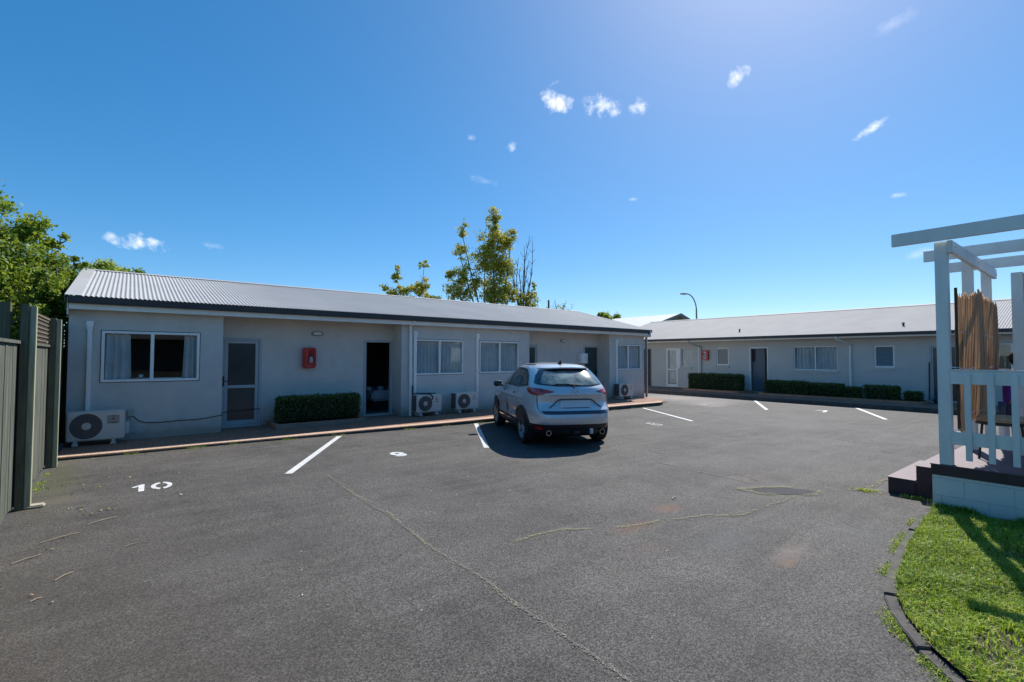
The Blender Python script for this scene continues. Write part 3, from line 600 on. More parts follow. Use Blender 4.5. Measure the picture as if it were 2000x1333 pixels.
mb = MB(); mb.box((23.142, -12.25, 2.63), (23.165, 20.2, 2.79)); mb.build('fascia', cream_m, B2)
mb = MB(); mb.box((23.165, -12.2, 2.665), (XB-.002, 20.1, 2.675)); mb.build('soffit', wall2_m, B2)
# french door and the window beside it
fdoor = door(P2, B2, 15.44, 16.20, .22, 2.31, style='glass', frame_mat=white_m, midrail=1.13, stile=.07, fw=.04)
curtain(P2, 15.5, 16.1, .35, 2.2, .14, curt_m, fdoor, folds=4)
MB().box((XB-.015, 15.30, 1.2), (XB+.06, 15.44, 2.31)).build('post', white_m, B2)
mb = MB(); facade(mb, P2, 14.62, 15.435, .2, 1.27, [], .005, .19); mb.build('wall', wall2_m, B2)
window(P2, B2, 14.63, 15.30, 1.30, 2.30, curtains=((14.66, 15.27, 5),), sill=True, deep=.055, fw=.03)
window(P2, B2, *H2['wa'], sill=True, deep=.055, fw=.055, frost=frost_m)
door(P2, B2, *H2['dr'], style='none', frame_mat=white_m, fw=.05)
dl = MB(); dl.box((XB+.14, 10.84, .2), (XB+.18, 11.44, 2.24)).build('door_leaf', blue_door, B2)
MB().box((XB+.10, 11.30, 1.62), (XB+.138, 11.42, 2.2)).build('door_curtain', M('plum_cloth', (.05, .02, .04), .8, .1, 5), B2)
window(P2, B2, *H2['wb'], mulls=(8.62,), curtains=((8.66, 9.45, 5), (7.8, 8.58, 5.5)), sill=True, deep=.055, fw=.04)
window(P2, B2, *H2['lv'], louvres=5, sill=True, deep=.055, fw=.06)
door(P2, B2, *H2['d2'], style='glass', frame_mat=door_m, fw=.06, stile=.04)
mb = MB(); mb.tube([(XB-.06, 4.72, .2), (XB-.05, 4.70, 1.65)], .022, 6); mb.build('red_pole', M('maroon_pole', (.09, .03, .035), .6, .1, 8), B2)
door(P2, B2, *H2['de'], style='panel', frame_mat=brown_m, panel_mat=M('dark_brown_door', (.04, .03, .026), .5, .1, 3))
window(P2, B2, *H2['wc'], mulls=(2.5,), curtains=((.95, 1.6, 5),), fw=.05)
for y0, y1 in ((14.35, 14.05), (7.55, 7.26)):
    pipe([(23.09, y0, 2.70), (23.12, y0, 2.60), (XB-.07, y1, 2.36), (XB-.06, y1, 2.25), (XB-.06, y1, .15)], .042, white_m if y0 < 10 else wall2_m, 'downpipe', B2)
MB().box((XB-.01, 14.20, .15), (XB-.002, 14.24, 2.6)).build('conduit', white_m, B2)

# white gabled building and street lamp beyond
B3 = empty('gabled_building'); tag(B3, 'white roofed gabled building showing above the far roof ridge', 'building')
X0, XR, X1 = 34.5, 40.0, 43.0
YA, YB = 25.6, 34.0
mb = MB(); mb.add([(35.2, 26.0, 0), (44.8, 26.0, 0), (44.8, 26.0, 4.3), (40, 26.0, 5.62), (35.2, 26.0, 4.3)], [(0, 1, 2, 3, 4)]); mb.box((35.2, 26.01, 0), (44.8, 34, 4.29)); mb.build('wall', M('olive_weatherboard', (.26, .25, .22), .7, .1, 5, .2, 20), B3, fixn=True)
mb = MB(); mb.add([(34.4, YA, 4.22), (40, YA, 5.86), (40, YB, 5.86), (34.4, YB, 4.22), (45.6, YA, 4.22), (45.6, YB, 4.22)], [(0, 1, 2, 3), (1, 4, 5, 2)]); mb.add([(34.4, YA, 4.12), (40, YA, 5.76), (40, YB, 5.76), (34.4, YB, 4.12), (45.6, YA, 4.12), (45.6, YB, 4.12)], [(0, 1, 2, 3), (1, 4, 5, 2)]); mb.build('roof', roof3_m, B3, fixn=False)
mb = MB(); mb.poly_extrude([(34.35, YA, 4.06), (40, YA, 5.72), (40, YA, 5.9), (34.35, YA, 4.24)], (0, -.06, 0)); mb.poly_extrude([(45.65, YA-.002, 4.06), (40, YA-.002, 5.72), (40, YA-.002, 5.9), (45.65, YA-.002, 4.24)], (0, -.06, 0)); mb.build('barge_board', M('charcoal_barge', (.2, .2, .2), .5, .1, 8), B3)
lamp = empty('street_lamp', (45.8, 27.45, 0)); tag(lamp, 'tall curved grey street lamp beyond the far roof', 'street lamp')
mb = MB(); pts = [(0, 0, 0), (-.02, 0, 4), (-.05, 0, 6.6)]
d_ = Vector((-.619+.05, .785-.1, 0)); lat = Vector((-.785, .62, 0))
for t in np.linspace(0, 1, 10)[1:]: pts.append((-.05+lat.x*(1-math.cos(t*PI/2))*1.0, lat.y*(1-math.cos(t*PI/2))*1.0, 6.6+1.75*math.sin(t*PI/2)))
mb.tube(pts, [.11, .10, .08]+[.06]*9, 10); mb.build('pole', M('grey_galvanised', (.10, .13, .14), .5, .1, 6), lamp)
e = Vector(pts[-1]); mb = MB(); mb.tube([e-lat*.1, e+lat*.25, e+lat*.65], [.06, .12, .07], 10); mb.build('lamp_head', M('lamp_head_grey', (.2, .22, .23), .4, .1, 8), lamp)
tag(MB().tube([(25.7, 28.0, 0), (25.7, 28.0, 6.25)], .07, 8).build('pole', M('timber_pole', (.09, .08, .07), .8, .1, 5)), 'short grey pole top showing above the roof beside the twiggy treetop', 'pole')

B4 = empty('office_building'); tag(B4, 'low building on the near side of the yard, behind the viewpoint', 'building')
mb = MB(); facade(mb, lambda u, z, d: (u, -9-d, z), -14, 21, 0, 2.8, [(-11, -9.5, .2, 2.2), (-7, -4.5, .9, 2.2), (-2, -1, .2, 2.2), (1, 3.5, .9, 2.2), (6, 9, .9, 2.2), (12, 13, .2, 2.2), (15, 17.5, .9, 2.2)]); mb.box((-14, -17, 0), (21, -9.25, 2.79)); mb.build('wall', M('brown_weatherboard', (.10, .085, .07), .8, .15, 3), B4)
mb = MB(); mb.add([(-14.5, -8.4, 2.75), (21.5, -8.4, 2.75), (21.5, -13, 4.3), (-14.5, -13, 4.3), (-14.5, -17.6, 2.75), (21.5, -17.6, 2.75)], [(0, 1, 2, 3), (3, 2, 5, 4)]); mb.build('roof', M('dark_roof', (.08, .08, .085), .8, .15, 3), B4)
# ------------------------------------------------------------------ things along the left block
ac_m = M('ac_casing', (.66, .62, .56), .5, .05, 4); ac_dark = M('ac_grille', (.10, .093, .088), .6, .1, 12); ac_hub = M('ac_hub', (.55, .53, .49), .45, .05, 9)
red_mark = M('red_mark', (.45, .02, .03), .5, .05, 9); ink = M('dark_print', (.06, .05, .05), .6, .05, 9); badge_m = M('badge_plate', (.36, .34, .31), .5, .05, 9)
def make_ac(x, z, w, h, label, big=False):
    t = empty('air_conditioner', (x, 12.42, z)); tag(t, label, 'air conditioner', 'outdoor air conditioner units along the left block')
    D = .32; mb = MB(); mb.box((0, .012, .09), (w, D, .09+h))
    mb.build('casing', ac_m, t, bevel=.018)
    fx, fz, fr = w*.33, .09+h*.5, min(h*.43, w*.30)
    mb = MB(); n_ = 40  # squared round recess plate
    rr = [(fx+fr*1.08*math.copysign(abs(math.cos(a))**.62, math.cos(a)), fz+fr*1.08*math.copysign(abs(math.sin(a))**.62, math.sin(a))) for a in np.linspace(0, 2*PI, n_, endpoint=False)]
    mb.poly_extrude([(p, .004, q) for p, q in rr], (0, .009, 0)); mb.build('fan_surround', ac_m, t)
    mb = MB(); mb.lathe([(.001, 0), (fr, 0), (fr, .006), (.001, .006)], (fx, -.004, fz), 'y', 36, 0)
    for k in range(1, 9): mb.lathe([(fr*k/9-.003, 0), (fr*k/9+.002, -.006), (fr*k/9+.004, 0)], (fx, -.006, fz), 'y', 32, 1)
    for a in np.linspace(0, 2*PI, 18, endpoint=False): mb.tube([(fx+fr*.25*math.cos(a), -.010, fz+fr*.25*math.sin(a)), (fx+fr*.99*math.cos(a+.35), -.010, fz+fr*.99*math.sin(a+.35))], .003, 4, mi=1)
    gr = mb.build('fan_grille', [ac_dark, M('ac_wire', (.2, .185, .17), .5, .1, 9)], t)
    mb = MB(); mb.lathe([(.001, -.014), (fr*.27, -.012), (fr*.30, -.004)], (fx, -.006, fz), 'y', 24); mb.build('hub', ac_hub, gr)
    for q, fx2 in enumerate((w*.15, w*.80)):
        mb = MB(); mb.box((fx2-.045, -.03, 0), (fx2+.045, D, .045)); mb.box((fx2-.03, .0, .04), (fx2+.03, D-.03, .09)); mb.build('foot', ac_hub, t, bevel=.006)
    mb = MB(); mb.box((-.006, .05, .12), (-.001, D-.02, .07+h)); mb.build('coil_side', ac_dark, t)
    for k in range(14):
        pass
    mb = MB(); mb.box((w-.005, .12, .16), (w+.07, D-.04, .40)); mb.build('valve_cover', ac_hub, t, bevel=.012)
    bx0, bx1, bz0, bz1 = w*.68, w*.90, .09+h*.55, .09+h*.84
    pl = MB().box((bx0, .008, bz0), (bx1, .0125, bz1)).build('badge', badge_m if big else ac_m, t)
    cxx, czz, s = (bx0+bx1)/2, (bz0+bz1)/2+.012, .023
    mb = MB()
    for a in (90, 210, 330):   # three diamonds meeting at the centre
        u = Vector((math.cos(R_(a)), 0, math.sin(R_(a)))); v = Vector((-u.z, 0, u.x))
        c0 = Vector((cxx, .0075, czz)); mb.poly_extrude([c0, c0+u*s*.87+v*s*.5, c0+u*s*1.74, c0+u*s*.87-v*s*.5], (0, -.002, 0))
    mb.build('logo', red_mark if big else ink, pl)
    text_mesh('MITSUBISHI', .024, .0008, (cxx, .0065, bz0+.018), (PI/2, 0, 0), ink, 'lettering', pl, bold=.0006)
    text_mesh('ELECTRIC', .017, .0008, (cxx, .0065, bz1-.012), (PI/2, 0, 0), ink, 'lettering', pl, bold=.0004)
    return t
make_ac(-.89, .075, .87, .56, 'air conditioner unit nearest the timber fence, with red three diamond badge', True)
a2 = make_ac(6.40, .13, .80, .50, 'air conditioner beside the white downpipe, with black cable over its top')
mb = MB(); mb.tube([(.0, .3, .60), (.1, .2, .63), (.3, .15, .605), (.42, .0, .60), (.50, -.012, .52), (.46, -.016, .44)], .018, 6); mb.tube([(.1, .2, .62), (.35, .22, .615), (.7, .2, .605)], .015, 6); mb.tube([(.02, .32, .62), (.03, .34, .85)], .02, 6); mb.build('cable', black_m, a2)
make_ac(7.70, .135, .80, .50, 'air conditioner directly left of the parked car')
make_ac(15.2, .155, .86, .52, 'air conditioner at the far right end of the left block')

ext_red = M('cabinet_red', (.52, .012, .014), .3, .05, 5, coat=.5)
def make_ext(name, P, u0, u1, z0, z1, dep, label, parent=None):
    t = empty(name, P((u0+u1)/2, z0, 0)); t.location = (0, 0, 0); tag(t, label, 'fire extinguisher box', 'red fire extinguisher boxes on the walls')
    mb = MB(); mb.box(P(u0, z0, -dep), P(u1, z1, -.002)); mb.build('cabinet', ext_red, t, bevel=.022, seg=3)
    w_ = u1-u0; mb = MB(); mb.box(P(u0+w_*.36, z0+.09, -dep-.006), P(u1-w_*.20, z1-.07, -dep-.0005)); mb.build('window', M('tinted_perspex', (.30, .008, .012), .12, .05, 9, coat=.8), t, bevel=.004)
    mb = MB(); cu = u0+w_*.58; mb.tube([P(cu, z0+.14, -dep-.02), P(cu, z0+.26, -dep-.02), P(cu, z0+.30, -dep-.02)], [.045, .045, .02], 12); mb.build('extinguisher', M('pale_label', (.42, .42, .44), .4, .1, 9), t, smooth=False)
    mb = MB(); mb.tube([P(cu+.01, z0+.295, -dep-.02), P(cu+.01, z0+.34, -dep-.02)], .03, 8); mb.tube([P(cu+.01, z0+.33, -dep-.02), P(cu+.07, z0+.25, -dep-.02), P(cu+.06, z0+.16, -dep-.02)], .012, 6); mb.build('valve', black_m, t)
    return t
make_ext('fire_extinguisher_box', Pr, 3.58, 3.90, 1.50, 2.03, .17, 'red fire extinguisher box under the oval wall lamp')
t = make_ext('fire_extinguisher_box', P2, 13.60, 13.94, 1.68, 2.18, .15, 'red fire extinguisher box on the far wall beside a downpipe')
for k, (ww, zz) in enumerate(((.05, 2.08), (.07, 1.98), (.08, 1.87), (.06, 1.77))):
    mb = MB(); mb.box(P2(13.77-ww, zz-.025, -.160), P2(13.77+ww, zz+.025, -.1565)); mb.build('label', lampglass, t)
# meter box
mbx = empty('meter_box'); tag(mbx, 'small white meter box left of the dark green door', 'meter box')
MB().box((13.93, 13.27, 1.56), (14.28, 13.458, 1.95)).build('casing', white_m, mbx, bevel=.012); MB().box((14.10, 13.262, 1.66), (14.24, 13.269, 1.88)).build('cover', lampglass, mbx)
# bed seen through the open door
bed = empty('bed'); tag(bed, 'white made bed inside the open doorway', 'bed')
linen = M('white_linen', (.62, .66, .74), .8, .06, 5, .4, 20)
MB().box((5.95, 14.5, .42), (8.0, 16.4, .74)).build('mattress', linen, bed, bevel=.07, seg=3); MB().box((6.0, 14.55, .14), (8.0, 16.35, .42)).build('base', dark_m, bed)
for x, y in ((5.98, 14.9), (6.35, 14.85), (6.75, 14.9)):
    mb = MB(); mb.tube([(x, y-.1, .79), (x, y+.22, .79)], .07, 10)
    tag(mb.build('rolled_towel', linen, smooth=True), {5.98: 'left', 6.35: 'middle', 6.75: 'right'}[x]+' one of the three white rolled towels on the bed inside the open doorway', 'towel', 'rolled towels on the bed')
# cup and saucer on the window ledge
cup = empty('cup_and_saucer', (.22, 13.02, 1.33)); tag(cup, 'white cup on a saucer inside the wide left window', 'cup')
MB().lathe([(.001, 0), (.05, 0), (.085, .015), (.08, .018), (.001, .006)], (0, 0, 0), 'z', 20).build('saucer', lampglass, cup, smooth=True); MB().lathe([(.001, .01), (.03, .01), (.045, .075), (.04, .075), (.027, .016), (.001, .014)], (0, 0, 0), 'z', 20).build('cup', lampglass, cup, smooth=True)
MB().box((-.38, 13.075, 1.295), (1.2, 13.25, 1.328)).build('window_ledge', cream_m, B1)

# ------------------------------------------------------------------ foliage helpers
def leaf_quads(C, size, up=.3, aspect=.6):
    n = len(C); d = rng.normal(size=(n, 3)); d /= np.linalg.norm(d, axis=1)[:, None]; nrm = rng.normal(size=(n, 3)); nrm[:, 2] += up*2
    s = np.cross(d, nrm); s /= np.linalg.norm(s, axis=1)[:, None]+1e-9; nn = np.cross(s, d)
    L = size*(.6+.8*rng.random(n))[:, None]; Wd = L*aspect
    V = np.stack([C-d*L*.5, C+s*Wd*.5+nn*L*.12, C+d*L*.5, C-s*Wd*.5+nn*L*.12], 1).reshape(-1, 3)
    return V, np.arange(n*4).reshape(n, 4)
def leaf_mat(name, stops, w=.35):
    return translucent_mat(name, None, w, .55, 'tone', stops)
hedge_m = leaf_mat('hedge_leaves', [(0, (.018, .042, .012)), (.5, (.05, .10, .022)), (.85, (.10, .16, .03)), (1, (.16, .10, .04))], .2)
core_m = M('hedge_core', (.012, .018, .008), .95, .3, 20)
twig_m = M('bark', (.09, .07, .055), .9, .25, 14, .5, 40)
def hedge(lo, hi, n, label, group, leaf=.045, rnd=.12, name='hedge'):
    lo = np.array(lo); hi = np.array(hi); t = empty(name, ((lo[0]+hi[0])/2, (lo[1]+hi[1])/2, lo[2])); t.location = (0, 0, 0); tag(t, label, 'hedge' if name == 'hedge' else 'shrub', group)
    S = hi-lo; q = rng.random((n, 3)); ax = rng.integers(0, 5, n)   # bias towards the surfaces
    e = rng.random(n)**2.2*.25
    for k, (a, v) in enumerate([(0, 0), (0, 1), (1, 0), (1, 1), (2, 1)]):
        m_ = ax == k; q[m_, a] = np.abs(v-e[m_])
    c = (q-.5)*2; r = np.sqrt(c[:, 0]**2*.5+c[:, 1]**2*.5); cor = np.clip(np.abs(c).min(axis=1), 0, 1)
    lump = .5+.5*np.sin(q[:, 0]*S[0]*5+1)*np.sin(q[:, 1]*S[1]*5.3+2)
    P = lo+q*S; ctr = (lo+hi)/2
    k8 = (np.abs(c)**12).sum(axis=1)**(1/12); f = np.minimum(1, 1/np.maximum(k8, .001)*1.0)*(1-rnd*.4+rnd*.8*lump*rng.random(n))
    P = ctr+(P-ctr)*f[:, None]; P += rng.normal(0, .026, (n, 3))*np.array([1, 1, .8]); sh = rng.random(n) < .012; P[sh] += rng.normal(0, .035, (sh.sum(), 3)); P[sh, 2] += .03; P = P[P[:, 2] > lo[2]]
    tone = np.clip(.25+.5*rng.random(len(P))+.25*(P[:, 2]-lo[2])/S[2]-.2*rng.random(len(P)), 0, 1); tone[rng.random(len(P)) < .04] = 1
    V, F = leaf_quads(P, leaf); fast_mesh('foliage', V, F, hedge_m, attr=np.repeat(tone, 4), parent=t)
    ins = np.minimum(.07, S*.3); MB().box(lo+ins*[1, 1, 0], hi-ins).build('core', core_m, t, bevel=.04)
    mb = MB()
    for k in range(max(2, int(max(S[0], S[1])*3))):
        x, y = lo[0]+S[0]*random.uniform(.15, .85), lo[1]+S[1]*random.uniform(.2, .8); mb.tube([(x, y, lo[2]-.08), (x+random.uniform(-.05, .05), y, lo[2]+.2)], .012, 5)
    mb.build('stem', twig_m, t); return t
hedge((2.86, 12.72, .20), (4.93, 13.22, .80), 11000, 'clipped hedge in the brick planter under the red box', 'clipped hedges in front of the walls')
# brick planters
def planter(rects, label):
    mb = MB()
    for (x0, y0, x1, y1, z0, z1) in rects: mb.box((x0, y0, z0), (x1, y1, z1))
    return tag(mb.build('brick_planter', plant_m, bevel=.008), label, 'planter', 'low brick planters')
soil2 = M('planter_soil', (.05, .035, .025), .95, .3, 20, .6, 60)
p_ = planter([(2.76, 12.50, 4.98, 12.60, .06, .185), (2.76, 12.602, 2.86, 13.45, .06, .183), (4.88, 12.602, 4.98, 13.45, .06, .183)], 'low brick planter edge around the hedge by the left recess')
MB().box((2.862, 12.602, .08), (4.878, 13.45, .15)).build('soil', soil2, p_)
rng = np.random.default_rng(11)
hedge((22.45, 11.35, .22), (23.2, 14.05, 1.0), 9000, 'tall clipped hedge left of the blue far door', 'clipped hedges in front of the walls', .06)
hedge((22.45, 8.55, .22), (23.15, 10.25, .78), 6000, 'low hedge under the curtained far window, left half', 'clipped hedges in front of the walls', .06)
hedge((22.5, 7.25, .22), (23.2, 8.6, .73), 5000, 'low hedge under the curtained far window, right half', 'clipped hedges in front of the walls', .06)
hedge((22.5, 6.62, .2), (23.0, 7.14, .64), 2200, 'small rounded shrub at the foot of the far downpipe', 'clipped shrubs in front of the walls', .06, .3, 'shrub')
hedge((22.45, 5.38, .2), (23.1, 6.45, .74), 4200, 'bushy shrub under the far louvre window', 'clipped shrubs in front of the walls', .06, .25, 'shrub')
hedge((22.45, 4.72, .2), (22.95, 5.2, .56), 2200, 'smallest rounded shrub, left of the far right door', 'clipped shrubs in front of the walls', .06, .3, 'shrub')
p_ = planter([(22.2, 11.25, 22.3, 14.15, .14, .24), (22.302, 14.05, 23.8, 14.15, .14, .238), (22.302, 11.25, 23.8, 11.35, .14, .238)], 'brick planter edge under the tall far hedge'); MB().box((22.302, 11.352, .14), (23.8, 14.048, .2)).build('soil', soil2, p_)
p_ = planter([(22.2, 4.6, 22.3, 10.35, .14, .24), (22.302, 10.25, 23.8, 10.35, .14, .238), (22.302, 4.6, 23.8, 4.7, .14, .238)], 'long brick planter edge under the low far hedges'); MB().box((22.302, 4.702, .14), (23.8, 10.248, .2)).build('soil', soil2, p_)
# clutter by the far right door
sk = empty('rubbish_bag', (23.3, 4.35, .15)); tag(sk, 'small dark bag and shoes left beside the far right door', 'bag')
mb = MB(); mb.lathe([(.001, 0), (.14, .01), (.17, .12), (.1, .26), (.03, .33), (.05, .38), (.001, .38)], (0, 0, 0), 'z', 14); mb.build('bag', M('dark_blue_plastic', (.03, .035, .07), .4, .2, 9), sk, smooth=True)
MB().box((-.25, .1, 0), (-.1, .35, .09)).build('shoe', M('pale_shoe', (.3, .27, .26), .7, .1, 9), sk, bevel=.03)

# ------------------------------------------------------------------ timber fence on the left
fence = empty('timber_fence'); tag(fence, 'weathered grey green paling fence with square trellis on top', 'fence')
fm, nt, b = new_mat('weathered_timber')
f = noise_fac(nt, 3.2, 6, .75, 'Position', (12, 12, .35)); g2 = noise_fac(nt, 1.2, 5, .6, 'Position')
c = ramp(nt, f, [(.34, (.028, .032, .024)), (.47, (.085, .092, .072)), (.58, (.15, .16, .13)), (.7, (.26, .27, .23))]); c = mixc(nt, ramp(nt, g2, [(.45, (0, 0, 0)), (.75, (.5, .5, .5))]), c, (.07, .085, .055)); c = mixc(nt, ramp(nt, noise_fac(nt, 9, 6, .8, 'Position', (3, 3, .8)), [(.62, (0, 0, 0)), (.75, (.8, .8, .8))]), c, (.24, .26, .23))
nt.links.new(c, b.inputs['Base Color']); b.inputs['Roughness'].default_value = .9; bump(nt, b, noise_fac(nt, 6, 5, .7, 'Position', (14, 14, 1)), .5, .01)
post_m = M('fence_post_timber', (.12, .115, .07), .9, .3, 5, .5, 30, stretch=(6, 6, .6))
y = 1.6; mb = MB(); k = 0
while y < 21.5:
    wd = random.uniform(.135, .15); off = random.uniform(0, .006)
    mb.box((-1.03-off, y, .02+random.uniform(0, .03)), (-1.012-off, y+wd, 1.93+random.uniform(-.012, .012))); y += wd+.004+random.uniform(0, .006); k += 1
mb.build('palings', fm, fence)
MB().box((-1.06, 1.6, 1.935), (-.985, 8.0, 1.975)).build('cap', fm, fence, bevel=.004); MB().box((-1.06, 8.16, 1.935), (-.985, 10.72, 1.975)).build('cap', fm, fence, bevel=.004); MB().box((-1.06, 10.88, 1.935), (-.985, 21.5, 1.975)).build('cap', fm, fence, bevel=.004)
for yy in (2.72, 5.38, 8.01, 10.73, 13.3):
    MB().box((-1.0, yy, 0), (-.925, yy+.15, 2.41 if yy > 7 else 1.99)).build('post', post_m, fence, bevel=.006)
MB().box((-1.2, 7.98, 0), (-1.08, 8.1, 2.42)).build('post', post_m, fence, bevel=.006)
lit_side_m = M('post_lit_side_olive', (.36, .36, .24), .9, .25, 5, .4, 30, stretch=(6, 6, .5))
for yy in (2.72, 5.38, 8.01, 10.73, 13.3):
    MB().box((-.924, yy+.02, 0), (-.865, yy+.12, 2.39 if yy > 7 else 1.99)).build('lit_side_strip', lit_side_m, fence, bevel=.006)  # added strip, coloured pale to mimic the lit side of each post
for y0, y1 in ((8.16, 10.72), (10.88, 13.3), (13.45, 21.4)):
    mb = MB(); z0, z1 = 1.98, 2.36; yy = y0+.02
    while yy < y1: mb.box((-1.03, yy, z0), (-1.02, yy+.022, z1)); yy += .062
    zz = z0+.03
    while zz < z1: mb.box((-1.018, y0, zz), (-1.008, y1, zz+.022)); zz += .062
    mb.box((-1.045, y0, z1), (-.995, y1, z1+.03)); mb.build('trellis', M('trellis_timber', (.15, .12, .085), .9, .3, 9), fence)

# ------------------------------------------------------------------ deck with pergola on the right
deck = empty('deck_pergola'); tag(deck, 'raised white deck with railing and open pergola, maroon floor and steps', 'deck')
wp_m, nt, b = new_mat('white_painted_timber')
c = ramp(nt, noise_fac(nt, 3, 5, .6, 'Position', (2, 2, .6)), [(.3, (.68, .69, .67)), (.7, (.78, .79, .76))]); c = mixc(nt, ramp(nt, noise_fac(nt, 7, 6, .8, 'Position'), [(.62, (0, 0, 0)), (.78, (.35, .35, .35))]), c, (.38, .37, .33))
nt.links.new(c, b.inputs['Base Color']); b.inputs['Roughness'].default_value = .5; bump(nt, b, noise_fac(nt, 8, 4, .6, 'Position', (8, 8, 1)), .18, .006)
blk_m, nt, b = new_mat('white_painted_block')
g = N(nt, 'ShaderNodeNewGeometry'); s = N(nt, 'ShaderNodeSeparateXYZ'); nt.links.new(g.outputs['Position'], s.inputs[0]); cb = N(nt, 'ShaderNodeCombineXYZ'); nt.links.new(s.outputs[1], cb.inputs[0]); nt.links.new(nmath(nt, 'ADD', s.outputs[2], .0), cb.inputs[1])
br = N(nt, 'ShaderNodeTexBrick'); nt.links.new(cb.outputs[0], br.inputs[0]); br.inputs['Scale'].default_value = 1; br.inputs['Brick Width'].default_value = .4; br.inputs['Row Height'].default_value = .2; br.inputs['Mortar Size'].default_value = .004
c = ramp(nt, noise_fac(nt, 2.5, 6, .6, 'Position'), [(.3, (.64, .64, .60)), (.7, (.74, .74, .70))])
c = mixc(nt, ramp(nt, s.outputs[2], [(.0, (.5, .5, .5)), (.22, (0, 0, 0))]), c, (.26, .27, .24)); c = mixc(nt, nmath(nt, 'MULTIPLY', br.outputs['Fac'], .35), c, (.16, .17, .17))
nt.links.new(c, b.inputs['Base Color']); b.inputs['Roughness'].default_value = .6; hb = nmath(nt, 'ADD', nmath(nt, 'MULTIPLY', br.outputs['Fac'], -1.2), nmath(nt, 'MULTIPLY', noise_fac(nt, 50, 3, .7, 'Position'), .6)); bump(nt, b, hb, .45, .006)
mar_m = M('maroon_deck_paint', (.13, .085, .098), .6, .18, 5, .3, 40); marf_m = M('dark_maroon_paint', (.045, .022, .028), .55, .2, 6, .3, 40)
MB().box((7.5, -8, -.05), (7.7, 1.48, .432)).box((7.7, 1.28, -.05), (10.7, 1.48, .432)).build('base_wall', blk_m, deck)
MB().box((7.49, -8, .434), (10.75, 1.49, .547)).build('fascia_board', marf_m, deck, bevel=.004)
MB().box((7.485, -8, .549), (10.76, 1.495, .562)).build('deck_floor', mar_m, deck)
MB().box((8.05, 1.493, -.02), (9.7, 1.75, .40)).box((8.05, 1.752, -.02), (9.7, 2.05, .205)).build('steps', marf_m, deck, bevel=.006)
MB().box((8.045, 1.497, .402), (9.71, 1.757, .410)).box((8.045, 1.762, .207), (9.71, 2.06, .215)).build('step_tread', mar_m, deck)
def wbox(name, a, b2, bev=.004): return MB().box(a, b2).build(name, wp_m, deck, bevel=bev)
wbox('post', (7.495, 1.295, .564), (7.605, 1.41, 3.175)); wbox('post', (9.0, 1.30, .564), (9.11, 1.41, 3.175)); wbox('post', (10.40, 1.30, .564), (10.51, 1.41, 3.175))
wbox('post', (8.95, .82, .564), (9.06, .93, 2.91)); wbox('post', (8.951, .70, .564), (9.059, .816, 2.90))
wbox('post', (7.495, -.9, .564), (7.605, -.785, 3.175))
for x in (7.41, 8.93, 10.33): wbox('rafter', (x, -4, 3.178), (x+.05, 1.80, 3.33))
wbox('side_beam', (7.465, 1.242, 3.03), (10.52, 1.290, 3.174))
wbox('top_rail', (7.468, -4, 1.505), (7.50, 1.292, 1.655)); wbox('rail_cap', (7.455, -4, 1.657), (7.56, 1.292, 1.672)); wbox('bottom_rail', (7.468, -4, .81), (7.50, 1.292, .96))
yy = 1.17
while yy > -3: wbox('baluster', (7.435, yy-.055, .645), (7.466, yy, 1.62), .003); yy -= .187
wbox('top_rail', (10.42, -4, 1.50), (10.46, 1.28, 1.64)); 
yy = 1.1
while yy > -2: wbox('baluster', (10.465, yy-.055, .66), (10.495, yy, 1.60), .003); yy -= .19
wbox('bottom_rail', (10.42, -4, .80), (10.46, 1.28, .94))
bolt_m = M('galvanised_bolt', (.35, .36, .36), .4, .2, 9, metal=.6)
for x, z in ((7.62, 3.11), (9.05, 3.11), (10.48, 3.09)): MB().tube([(x, 1.236, z), (x, 1.243, z)], .014, 8).build('bolt', bolt_m, deck)
# reed screen tied along the side
reed_m = translucent_mat('dry_reed', None, .75, .75, 'tone', [(0, (.50, .34, .21)), (.4, (.70, .52, .36)), (.75, (.80, .63, .46)), (1, (.88, .74, .56))], leafy=False)
nt = reed_m.node_tree
scr = empty('reed_screen'); tag(scr, 'tan reed screen tied inside the corner of the deck', 'reed screen')
V = []; F = []; T = []; x = 7.62; k = 0
rr = np.random.default_rng(5)
while x < 10.35:
    s = (x-7.62)/2.73; top = 2.53+.10*math.sin(s*3)+.02*rr.normal()+(.05 if .32 < s < .52 else 0)+(.04 if s > .9 else 0); r = .0048*(1+.5*rr.random())
    bot = (.95 if s < .13 else (1.0+.1*rr.random()) if s < .8 else 1.02+ (s-.8)*3)+.02*rr.normal()
    if rr.random() < .06 and s < .6: top -= .25*rr.random()
    yb = 1.235-.05*math.sin(s*4)-.1*max(0, s-.85); 
    lean = .10*(s-.2)*(1 if s > .5 else .3)+.004*rr.normal(); n0 = len(V)
    for z in np.linspace(bot, top, 5):
        t = (z-.95)/1.6; cx_ = x+lean*(t-.4)*1.2; cy_ = yb+.01*rr.normal()*.3+.03*math.sin(t*3+s*9)
        for j in range(4): a = j*PI/2+.4; V.append((cx_+r*math.cos(a), cy_+r*math.sin(a)*.8, z))
    for i in range(4):
        for j in range(4): F.append((n0+i*4+j, n0+i*4+(j+1) % 4, n0+(i+1)*4+(j+1) % 4, n0+(i+1)*4+j))
    T += [rr.random()]*20
    x += .0075*(1+.25*rr.random()); k += 1
    if rr.random() < .03: x += .015
fast_mesh('reeds', np.array(V), np.array(F), reed_m, attr=T, parent=scr)
mb = MB()
for z in (1.15, 1.68, 2.1): mb.tube([(7.6+i*.14, 1.222-.05*math.sin(i*.05*4), z+.01*math.sin(i*2)) for i in range(19)], .003, 4)
